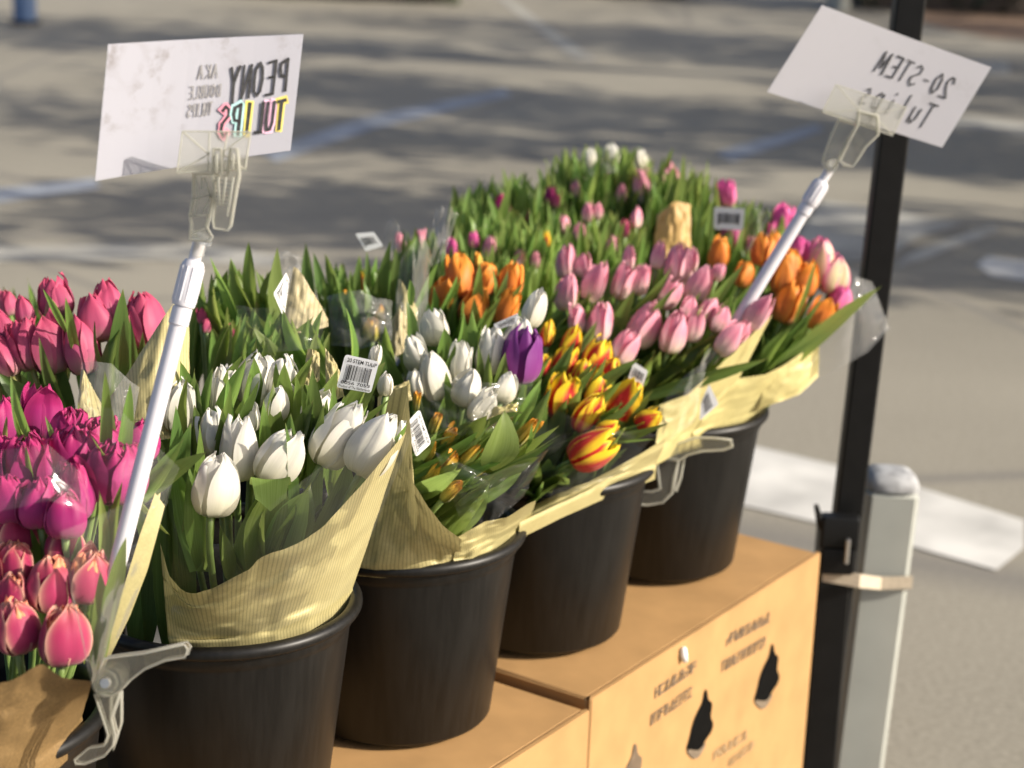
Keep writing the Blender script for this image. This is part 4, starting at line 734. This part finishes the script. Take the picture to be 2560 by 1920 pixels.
sheet('clear_film', bb, [(965, 640), (985, 645), (1005, 630)], [(965, 555), (982, 545), (1002, 550)], M['milk'], 2.62, yb=2.61, bulge=.008, crumple=.008, cells=5, seed=38, tuck=0)
bb, nk = leafy_bunch(BK['14'] + Vector((-.03, -.06, 0)), 'bright green leafy bunch with a few pink buds in the middle', 1270, 600, 150, 80, 80, 2.72, 6, 11, LB, (180, 260), (18, 30), ((1225, 620, 60, 6, 'pink'), (1300, 648, 50, 8, 'pink'), (1364, 598, 40, 4, 'flame'), (1340, 650, 44, 6, 'pink'), (1185, 600, 40, 0, 'hotpink')))
bb, nk = leafy_bunch(BK['14'] + Vector((.0, .05, 0)), 'green leafy bunch with dark pink buds at the crest of the display', 1280, 500, 150, 75, 80, 2.92, 0, 12, LL, (180, 260), (18, 32), ((1258, 518, 58, -4, 'magenta'), (1377, 490, 50, 4, 'magenta'), (1390, 500, 40, 0, 'rose'), (1330, 540, 36, 0, 'rose')))
for tp, tl, lp, wp in (((1132, 462), -10, 200, 30), ((1256, 420), -12, 200, 30), ((1305, 432), -18, 180, 28), ((1150, 480), 0, 200, 26), ((1225, 475), -4, 200, 26)): leaf(bb, tp, tl, lp, wp, 3.0, rnd.choice(LM), .03, rnd.gauss(0, .4))
bb, nk = leafy_bunch(BK['15'] + Vector((-.06, -.08, 0)), 'bright green leafy bunch in front of the gold paper piece', 1500, 590, 130, 70, 80, 2.80, 8, 10, LB, (170, 250), (17, 28), ((1471, 530, 50, -4, 'pink'), (1495, 528, 42, 6, 'pink'), (1562, 572, 44, 2, 'rose'), (1450, 580, 52, 4, 'pink'), (1530, 612, 54, 6, 'pink'), (1590, 545, 50, 2, 'pink'), (1410, 560, 44, 0, 'pink')))
bb, nk = leafy_bunch(BK['15'] + Vector((-.02, .02, 0)), 'green bunch with pink tulips and white sleeve tips at the very top', 1500, 425, 150, 70, 80, 3.05, 2, 11, LB, (170, 250), (17, 30), ((1674, 456, 92, -8, 'pink'), (1604, 466, 90, -16, 'pink'), (1648, 516, 56, 40, 'hotpink'), (1515, 450, 46, 0, 'pink'), (1475, 395, 52, -4, 'white'), (1532, 388, 56, 2, 'white'), (1600, 395, 50, -10, 'white'), (1440, 470, 46, -4, 'pink'), (1555, 485, 48, 2, 'pink')))
for tp, tl, lp, wp in (((1580, 365), 10, 220, 34), ((1650, 395), -6, 200, 34), ((1440, 400), 0, 200, 30), ((1680, 370), 14, 200, 22), ((1700, 430), 8, 200, 26), ((1430, 410), -6, 180, 30)): leaf(bb, tp, tl, lp, wp, 3.02, rnd.choice(LL), .03, rnd.gauss(0, .4))
for q, t_, s_ in (([(1470, 430), (1490, 440)], [(1466, 370), (1484, 366)], 39), ([(1505, 430), (1530, 430), (1555, 425)], [(1500, 362), (1525, 355), (1545, 352)], 40), ([(1620, 420), (1640, 418)], [(1592, 362), (1606, 360)], 41)): sheet('clear_film', bb, q, t_, M['milk'], 3.0, yb=2.99, bulge=.006, crumple=.012, cells=4, nu=14, nv=12, seed=s_, tuck=0)
bb, nk = leafy_bunch(BK['15'] + Vector((.04, -.04, 0)), 'pale green leafy bunch with a piece of gold paper', 1700, 490, 95, 95, 60, 2.95, 6, 9, LB, (180, 260), (16, 26))
for tp in ((1715, 385), (1770, 400), (1740, 430), (1790, 440)): leaf(bb, tp, rnd.gauss(6, 6), 230, 22, 2.95, 'leafl', .03)
sheet('paper_wrap', bb, [(1632, 640), (1680, 650), (1728, 640)], [(1645, 535), (1690, 500), (1728, 510)], M['gold'], 2.84, yb=2.80, bulge=.01, crumple=.003, seed=42, tuck=0)
bb, nk = leafy_bunch(BK['15'] + Vector((.11, -.02, 0)), 'bunch of hot pink tulips with a barcode tag behind the tilted pole', 1860, 560, 110, 70, 44, 2.95, 8, 12, LL, (170, 240), (16, 28), ((1817, 484, 68, -4, 'hotpink'), (1830, 585, 80, 4, 'hotpink'), (1957, 550, 76, 14, 'hotpink'), (1988, 622, 60, 14, 'hotpink'), (1800, 560, 40, 0, 'pink'), (1930, 580, 50, 10, 'hotpink'), (1880, 620, 50, 4, 'pink')), form='tulip')
sheet('clear_film', bb, [(1880, 610), (1900, 620), (1930, 600)], [(1870, 520), (1890, 515), (1915, 525)], M['milk'], 2.9, yb=2.89, bulge=.006, crumple=.01, cells=4, seed=43, tuck=0)
label(bb, [(1786, 517), (1862, 521), (1857, 576), (1784, 572)], 2.86, 9, False)
bb, nk = leafy_bunch(BK['11'] + Vector((-.05, .1, 0)), 'leafy rose bunch standing blurred behind the rose tulips', 60, 740, 130, 50, 16, 2.4, -4, 12, LM, (200, 260), (22, 34), ((-20, 740, 60, -6, 'rose'), (110, 770, 50, 0, 'rose')))

# ------------------------------------------------------------------ signs on white poles
STROKE = {'P': [[(0, 0), (0, 1)], [(0, 1), (.7, .92), (.8, .7), (.6, .5), (0, .45)]], 'E': [[(.8, 1), (0, 1), (0, 0), (.8, 0)], [(0, .52), (.6, .52)]],
          'O': [[(.45, 1), (.1, .85), (0, .5), (.1, .15), (.45, 0), (.8, .15), (.9, .5), (.8, .85), (.45, 1)]], 'N': [[(0, 0), (0, 1), (.8, 0), (.8, 1)]],
          'Y': [[(0, 1), (.45, .5)], [(.9, 1), (.45, .5), (.4, -.15)]], 'T': [[(0, 1), (.9, 1)], [(.45, 1), (.45, 0)]], 'U': [[(0, 1), (.02, .3), (.2, .03), (.6, .03), (.78, .3), (.8, 1)]],
          'L': [[(0, 1), (0, 0), (.7, 0)]], 'I': [[(.3, 1), (.3, 0)]], 'S': [[(.8, .85), (.5, 1), (.12, .88), (.1, .65), (.75, .4), (.8, .18), (.45, 0), (0, .12)]],
          'A': [[(0, 0), (.45, 1), (.9, 0)], [(.2, .38), (.7, .38)]], 'K': [[(0, 0), (0, 1)], [(.8, 1), (0, .45), (.8, 0)]], 'D': [[(0, 0), (0, 1), (.5, .95), (.85, .5), (.5, .05), (0, 0)]],
          'B': [[(0, 0), (0, 1), (.6, .95), (.65, .6), (0, .52), (.75, .4), (.7, .05), (0, 0)]], '2': [[(.02, .75), (.2, 1), (.6, 1), (.78, .75), (.6, .45), (0, 0), (.85, 0)]],
          '0': [[(.4, 1), (.08, .75), (.05, .3), (.35, 0), (.7, .2), (.78, .7), (.4, 1)]], '-': [[(.1, .45), (.6, .45)]], 'M': [[(0, 0), (.12, 1), (.5, .25), (.9, 1), (1.0, 0)]],
          'u': [[(0, .65), (.05, .2), (.3, .02), (.6, .2), (.65, .65)], [(.65, .65), (.65, 0)]], 'l': [[(.3, 1), (.3, 0)]], 'i': [[(.3, .6), (.3, 0)], [(.3, .82), (.31, .86)]],
          'p': [[(.05, .65), (.05, -.4)], [(.05, .55), (.4, .68), (.7, .45), (.5, .05), (.05, .1)]], 's': [[(.6, .58), (.3, .66), (.08, .5), (.55, .25), (.4, .02), (.02, .08)]]}
def handwriting(txt, mp, s0, t0, s1, t1, ht, mat, parent, nrm, wt, off=.0006, seed=1, name='lettering', only=None):
    # mirrored writing seen through the card: runs from (s0,t0) at the start to (s1,t1) at the end; ht = letter height in card-t units (up = -t)
    rg = random.Random(seed); mb = MB(); n = len(txt)
    for i, ch in enumerate(txt):
        if only is not None and i not in only: continue
        f0 = i / n; f1 = (i + .74) / n
        for st in STROKE.get(ch, []):
            P = []
            for x, y in st:
                f = f0 + (f1 - f0) * (x + rg.uniform(-.03, .03)); P.append(mp(s0 + (s1 - s0) * f, t0 + (t1 - t0) * f - ht * (y + rg.uniform(-.02, .02))) + nrm * (off + .00003 * i))
            for a, b_ in zip(P[:-1], P[1:]):
                d = (b_ - a); ln = d.length
                if ln < 1e-6: continue
                d /= ln; sd = d.cross(nrm) * wt * .5 * rg.uniform(.85, 1.2); e = d * wt * .35
                mb.add([a - e - sd, b_ + e - sd * .85, b_ + e + sd * .85, a - e + sd], [(0, 1, 2, 3)])
    return mb.build(name, mat, parent)
def card(quad, ys, mat, lbl, name='price_card'):
    Q = [atY(x, y, yy) for (x, y), yy in zip(quad, ys)]; mp0 = quadmap(Q); nrm = (Q[1] - Q[0]).cross(Q[3] - Q[0]).normalized(); nrm = -nrm if nrm.dot(FW) > 0 else nrm
    bow = lambda s: nrm * (-.005 * math.sin(math.pi * s))
    mp = lambda s, t: mp0(s, t) + bow(s)
    o = empty(name, Q[3].lerp(Q[2], .5), lbl, 'card sign', 'cards on poles'); n = 13; V = []
    for k in (0, 1): V += [mp(i / (n - 1), t) - nrm * .0006 * k for t in (0, .5, 1) for i in range(n)]
    F = grid_faces(n, 3); m = 3 * n; F2 = [tuple(i + m for i in reversed(f)) for f in F]; bd = list(range(n)) + [2 * n - 1] + list(range(3 * n - 1, 2 * n - 1, -1)) + [n]
    F3 = [(bd[i], bd[i] + m, bd[(i + 1) % len(bd)] + m, bd[(i + 1) % len(bd)]) for i in range(len(bd))]
    mb = MB(); mb.add(V, F + F2 + F3); mb.build('sheet', mat, o, False); return o, mp, nrm
Z8 = lambda x, y: (200 + x / 2.765, 60 + y / 2.765)
c1, m1, nr1 = card([Z8(195, 140), Z8(1545, 70), Z8(1455, 875), Z8(105, 1085)], (1.53, 1.59, 1.585, 1.525), M['card1'], 'stained white card with PEONY TULIPS showing mirrored through it')
mk = .0021
handwriting('PEONY', m1, .935, .475, .625, .52, .27, M['marker'], c1, nr1, mk * 1.15, .0010, 1)
for idx, hk in ((0, 'hy'), (1, 'hp'), (3, 'hy'), (4, 'ht'), (5, 'hr')): handwriting('TULIPS', m1, .945, .80, .60, .80, .245, M[hk], c1, nr1, mk * 3.0, .0005 + .00012 * idx, 2, 'marker_halo', [idx])
handwriting('TULIPS', m1, .945, .80, .60, .80, .245, M['marker'], c1, nr1, mk * 1.25, .0013, 2)
handwriting('AKA', m1, .575, .315, .465, .315, .105, M['marker2'], c1, nr1, mk * .55, .0008, 3)
handwriting('DOUBLE', m1, .60, .465, .43, .465, .095, M['marker2'], c1, nr1, mk * .55, .0008, 4); handwriting('TULIPS', m1, .565, .61, .435, .61, .10, M['marker2'], c1, nr1, mk * .55, .0008, 5)
Z4 = lambda x, y: (1840 + x / 2.765, y / 2.765)
c2, m2, nr2 = card([Z4(595, 35), Z4(1765, 465), Z4(1425, 1020), Z4(215, 635)], (2.48, 2.50, 2.48, 2.46), M['card2'], 'tilted white card with 20-STEM Tulips showing mirrored through it')
handwriting('20-STEM', m2, .87, .48, .43, .45, .23, M['marker'], c2, nr2, .0024, .001, 6)
handwriting('Tulips', m2, .86, .86, .43, .82, .28, M['marker'], c2, nr2, .0022, .001, 7)
def clear_plate(q, ys, th, parent, name, mat='clearp', facets=True):
    Q = [atY(x, y, yy) for (x, y), yy in zip(q, ys)]; mb = MB(); mb.plate(Q, FW * th); o = mb.build(name, M[mat], parent)
    if facets:
        mb = MB(); mp = quadmap(Q); w_ = .0007
        for a, bq in (((.02, .03), (.42, .55)), ((.98, .03), (.62, .55)), ((.02, .97), (.45, .55)), ((.98, .97), (.62, .55)), ((.4, .05), (.45, .95)), ((.66, .05), (.64, .95)), ((.02, .02), (.98, .02)), ((.02, .98), (.98, .98)), ((.01, .02), (.01, .98)), ((.99, .02), (.99, .98))):
            mb.tube([mp(*a) - FW * .0006, mp(*bq) - FW * .0006], w_, 5)
        mb.build('moulded_rib', M['clearedge'], o)
    return o
def outline(pts, y, th, parent, name, mat='clear'):
    P = [atY(px, py, y) for px, py in pts]; mb = MB(); n = len(P)
    # concave-safe: rim walls plus flat faces, front raised edge
    mb.add(P + [p + FW * th for p in P], tess(P) + [tuple(i + n for i in t) for t in tess(P)] + [(i, (i + 1) % n, n + (i + 1) % n, n + i) for i in range(n)])
    o = mb.build(name, M[mat], parent)
    mb = MB(); mb.tube(P + [P[0]], .0010 * y / 1.5, 6, False); mb.build('moulded_edge', M['clearedge'], o, True)
    mb = MB(); mb.tube([p + FW * th for p in P] + [P[0] + FW * th], .0007 * y / 1.5, 6, False); mb.build('moulded_edge', M['clearedge'], o, True)
    return o
def sign_pole(lbl, tubeF, ys, rad, collar, name='sign_pole'):
    P = [atY(x, y, yy) for (x, y), yy in zip(tubeF, ys)]
    o = empty(name, P[0], lbl, 'sign pole', 'white sign poles'); a, e = P[0], P[-1]; d = (e - a).normalized(); ln = (e - a).length
    c0, c1_ = collar; pc = a + d * ln * c0; pe = a + d * ln * c1_
    mb = MB(); mb.tube([a, pc], rad, 20); mb.build('lower_tube', M['tube'], o, 'auto')
    mb = MB(); mb.tube([pc, e], rad * .72, 18); mb.build('upper_tube', M['tube'], o, 'auto')
    mb = MB(); l2 = (pe - pc).length; mb.tube([pc - d * l2 * .42, pc - d * l2 * .40, pc - d * .001], [rad * 1.0, rad * 1.16, rad * 1.16], 22); mb.tube([pc, pc + d * .002, pe - d * .004, pe], [rad * 1.28, rad * 1.36, rad * 1.30, rad * 1.0], 22)
    x = d.orthogonal().normalized(); y = d.cross(x)
    for k in range(12): q = (x * math.cos(k * .5236) + y * math.sin(k * .5236)) * rad * 1.30; mb.tube([pc + q + d * .004, pe + q - d * .006], rad * .13, 5)
    mb.build('collar', M['tube'], o, 'auto'); return o
D = 1.15732
p1 = sign_pole('white telescopic sign pole clamped at the corner bucket, holding the stained card', [(236, 1640), (498, 604)], (1.475, 1.565), .0075, (.845, .955))
Zc = lambda L_: [Z8(x, y) for x, y in L_]
clear_plate(Zc([(705, 735), (1185, 740), (1145, 1010), (665, 1035)]), (1.525, 1.535, 1.533, 1.523), .004, p1, 'clip_plate')
outline(Zc([(782, 1030), (960, 1035), (920, 1170), (905, 1260), (870, 1400), (905, 1465), (880, 1500), (755, 1490), (765, 1380), (752, 1320), (775, 1220)]), 1.535, .010, p1, 'clip_body')
outline(Zc([(920, 860), (975, 860), (980, 1040), (1015, 1045), (1035, 860), (1085, 860), (1100, 1040), (1070, 1200), (1040, 1390), (1015, 1425), (925, 1412), (915, 1360), (930, 1200), (915, 1040)]), 1.524, .008, p1, 'clip_lever')
mb = MB(); 
for q in ((885, 1165), (1000, 1180)): mb.tube([atY(*Z8(*q), 1.526), atY(*Z8(*q), 1.545)], .004, 10)
for k in range(7): a = Z8(930 + k * 2, 1080 + k * 28); b_ = Z8(1060 - k * 5, 1090 + k * 28); mb.tube([atY(*a, 1.5225), atY(*b_, 1.5225)], .0006, 5)
mb.build('clip_spring', M['clear'], p1, 'auto')
for L_ in ([(800, 1050), (815, 1200), (790, 1330)], [(860, 1060), (885, 1130), (905, 1200)], [(780, 1210), (900, 1180)], [(760, 1330), (885, 1320)], [(905, 1180), (850, 1300)], [(845, 1060), (840, 1140)], [(775, 1450), (870, 1410)]):
    mb = MB(); mb.tube([atY(*Z8(*q), 1.5335) for q in L_], .0008, 6); mb.build('moulded_rib', M['clearedge'], p1, True)
for L_ in ([(945, 900), (945, 1030)], [(1060, 900), (1060, 1010)], [(955, 1060), (965, 1250)], [(1010, 1060), (985, 1250)], [(1060, 1060), (1020, 1330)]):
    mb = MB(); mb.tube([atY(*Z8(*q), 1.5225) for q in L_], .0010, 6); mb.build('moulded_rib', M['clearedge'], p1, True)
mb = MB(); mb.tube([atY(*Z8(815, 1600), 1.56), atY(*Z8(830, 1500), 1.558)], .0052, 14); mb.tube([atY(*Z8(830, 1500), 1.55), atY(*Z8(850, 1460), 1.55)], [.010, .009], 8); mb.build('connector', M['clear'], p1, 'auto')
Z2 = lambda x, y: (x / 2.304, 1200 + y / 2.304)
outline([Z2(*p) for p in [(600, 1030), (830, 1000), (1060, 947), (1080, 975), (1065, 1020), (950, 1040), (830, 1090), (740, 1160), (690, 1215), (640, 1242), (560, 1230), (540, 1180), (570, 1100)]], 1.40, .016, p1, 'clamp_handle')
outline([Z2(*p) for p in [(545, 1235), (600, 1400), (622, 1470), (600, 1530), (510, 1545), (428, 1612), (436, 1636), (490, 1636), (600, 1590), (650, 1530), (664, 1470), (640, 1370), (690, 1222), (620, 1245)]], 1.404, .010, p1, 'clamp_jaw')
outline([Z2(*p) for p in [(640, 1242), (697, 1225), (697, 1400), (672, 1480), (650, 1560), (655, 1480), (640, 1380)]], 1.418, .006, p1, 'clamp_jaw')
mb = MB(); q = atY(*Z2(612, 1165), 1.396); mb.tube([q, q + FW * .03], .0125, 18); mb.tube([q - FW * .003, q + FW * .002], [.0085, .010], 14); mb.build('pivot', M['clear'], p1, 'auto')
mb = MB(); mb.tube([q - FW * .006, q - FW * .0025], [.004, .005], 10); mb.build('screw', M['metal'], p1, 'auto')
mb = MB(); mb.tube([atY(*Z2(600, 1165), 1.425), atY(236, 1640, 1.475)], .006, 10); mb.build('clamp_stub', M['clear'], p1, 'auto')
# second pole
p2 = sign_pole('white sign pole rising through the pale pink tulips to the tilted card', [(1692, 1048), (2074, 424)], (2.455, 2.49), .0085, (.865, .955))
clear_plate([Z4(690, 580), Z4(1185, 740), Z4(1085, 940), Z4(595, 775)], (2.452, 2.458, 2.452, 2.446), .005, p2, 'clip_plate')
outline([Z4(*p) for p in [(715, 820), (840, 860), (770, 960), (735, 1040), (700, 1130), (660, 1180), (600, 1120), (625, 1040), (660, 940)]], 2.462, .012, p2, 'clip_body')
outline([Z4(*p) for p in [(850, 770), (980, 800), (985, 930), (900, 1010), (850, 1090), (810, 1150), (750, 1140), (720, 1110), (790, 960), (840, 870)]], 2.448, .010, p2, 'clip_lever')
mb = MB(); mb.tube([atY(2073, 426, 2.489), atY(*Z4(670, 1130), 2.47)], [.006, .008], 12); mb.build('connector', M['clear'], p2, 'auto'); mb = MB(); mb.tube([atY(*Z4(840, 970), 2.446), atY(*Z4(840, 970), 2.47)], .007, 10); mb.build('clip_spring', M['clear'], p2, 'auto')
Z5 = lambda x, y: (1440 + x / 3.318, 1000 + y / 3.318)
outline([Z5(*p) for p in [(730, 400), (1000, 312), (1150, 315), (1290, 330), (1300, 385), (1225, 415), (1050, 425), (930, 455), (860, 500), (760, 480), (690, 470)]], 2.405, .022, p2, 'clamp_handle')
outline([Z5(*p) for p in [(665, 470), (690, 660), (700, 735), (640, 760), (540, 760), (482, 830), (500, 868), (600, 872), (720, 850), (800, 770), (815, 650), (850, 510), (760, 480)]], 2.410, .016, p2, 'clamp_jaw')
outline([Z5(*p) for p in [(850, 500), (900, 470), (870, 640), (830, 760), (815, 740), (830, 620)]], 2.428, .008, p2, 'clamp_jaw')
mb = MB(); q = atY(*Z5(765, 430), 2.40); mb.tube([q, q + FW * .035], .014, 16); mb.build('pivot', M['clear'], p2, 'auto')
mb = MB(); mb.tube([atY(*Z5(765, 430), 2.425), atY(1692, 1048, 2.455)], .007, 10); mb.build('clamp_stub', M['clear'], p2, 'auto')

# ------------------------------------------------------------------ black canopy leg and the strapped white post
YP = 2.78
def sq_post(nm, pl, pr, ys, mat, parent, depth, ch=.003):
    # pl / pr: photo points of the left and right edge, top and bottom
    mb = MB(); T0, T1 = atY(*pl[0], ys), atY(*pr[0], ys); B0, B1 = atY(*pl[1], ys), atY(*pr[1], ys)
    T = (T0 + T1) / 2; Bm = (B0 + B1) / 2; wd = ((T1 - T0).length + (B1 - B0).length) / 2; d = (T - Bm).normalized(); ext = Bm - d * max(0, (Bm.z - GZ) / d.z)
    x = (Vector((1, 0, 0)) - d * d.x).normalized(); y = d.cross(x); R = Matrix((x, y, d)).transposed(); c = (T + ext) / 2 + y * depth / 2
    mb.box(c, (wd, depth, (T - ext).length), R, ch); return mb.build(nm, mat, parent, 'auto'), T, ext, R, wd
base = atY(2050, 1920, YP); base.z = GZ
cp = empty('canopy_leg', base, 'black square canopy leg standing at the end of the display', 'canopy leg')
sq_post('upper_leg', [(2262, -160), (2090, 1280)], [(2336, -160), (2158, 1290)], YP, M['pole'], cp, .04)
sq_post('lower_leg', [(2052, 1330), (2010, 1920)], [(2140, 1330), (2086, 1920)], YP - .012, M['pole'], cp, .055)
mb = MB()
for q, s in (((2098, 1330), (.062, .03, .055)), ((2092, 1392), (.056, .03, .05))): mb.box(atY(*q, YP - .03), s, None, .004)
mb.build('slider_bracket', M['pole'], cp, 'auto')
mb = MB(); mb.tube([atY(2078, 1350, YP - .03), atY(2052, 1310, YP - .035), atY(2040, 1262, YP - .035)], [.009, .007, .0035], 8); mb.build('release_lever', M['pole'], cp, 'auto')
mb = MB(); mb.box(atY(2118, 1378, YP - .052), (.006, .01, .04), None, .001); mb.build('latch', M['metal'], cp)
wp_base = atY(2200, 1920, 2.86); wp_base.z = GZ
wp = empty('white_post', wp_base, 'pale grey square post strapped to the black canopy leg', 'post')
ob, T, ext, R, wd = sq_post('shaft', [(2172, 1236), (2085, 1920)], [(2302, 1228), (2212, 1920)], 2.86, M['post'], wp, .085, .008)
cdir = R @ Vector((0, 0, 1)); cc = T + R @ Vector((0, .0425, 0))
V = []
for k, (zz, sc) in enumerate(((0.0, 1.04), (.008, 1.05), (.016, .98), (.024, .78), (.027, .4))):
    for i in range(16):
        a = i * math.pi / 8; sx = math.copysign(abs(math.cos(a)) ** .5, math.cos(a)); sy = math.copysign(abs(math.sin(a)) ** .5, math.sin(a))
        V.append(cc + R @ Vector((sx * wd * .5 * sc, sy * .0425 * sc, zz)))
mb = MB(); mb.add(V, grid_faces(16, 5, True) + [tuple(range(64, 80))]); mb.build('cap', M['capblue'], wp, 'auto')
# strap around both
q0 = atY(2062, 1430, YP - .02); q1 = atY(2272, 1458, 2.84)
mb = MB(); hv = .022; ring = []
P0 = [atY(2058, 1436, YP - .03), atY(2150, 1452, YP - .03), atY(2200, 1458, 2.845), atY(2278, 1456, 2.85), atY(2278, 1456, 2.955), atY(2180, 1448, 2.96), atY(2060, 1436, 2.86)]
V = [p + Vector((0, 0, s * hv * .5)) for s in (-1, 1) for p in P0]; n = len(P0)
ctr = sum(P0, Vector()) / n; V += [v + (Vector((v.x, v.y, 0)) - Vector((ctr.x, ctr.y, 0))).normalized() * .002 for v in V]
F = []
for i in range(n):
    j = (i + 1) % n; F += [(2 * n + i, 2 * n + j, 3 * n + j, 3 * n + i), (j, i, n + i, n + j), (n + i, n + j, 3 * n + j, 3 * n + i), (j, i, 2 * n + i, 2 * n + j)]
mb.add(V, F); o = mb.build('strap', M['strap'], None, False, ctr); tag(o, 'cream strap binding the pale post to the black leg', 'strap')
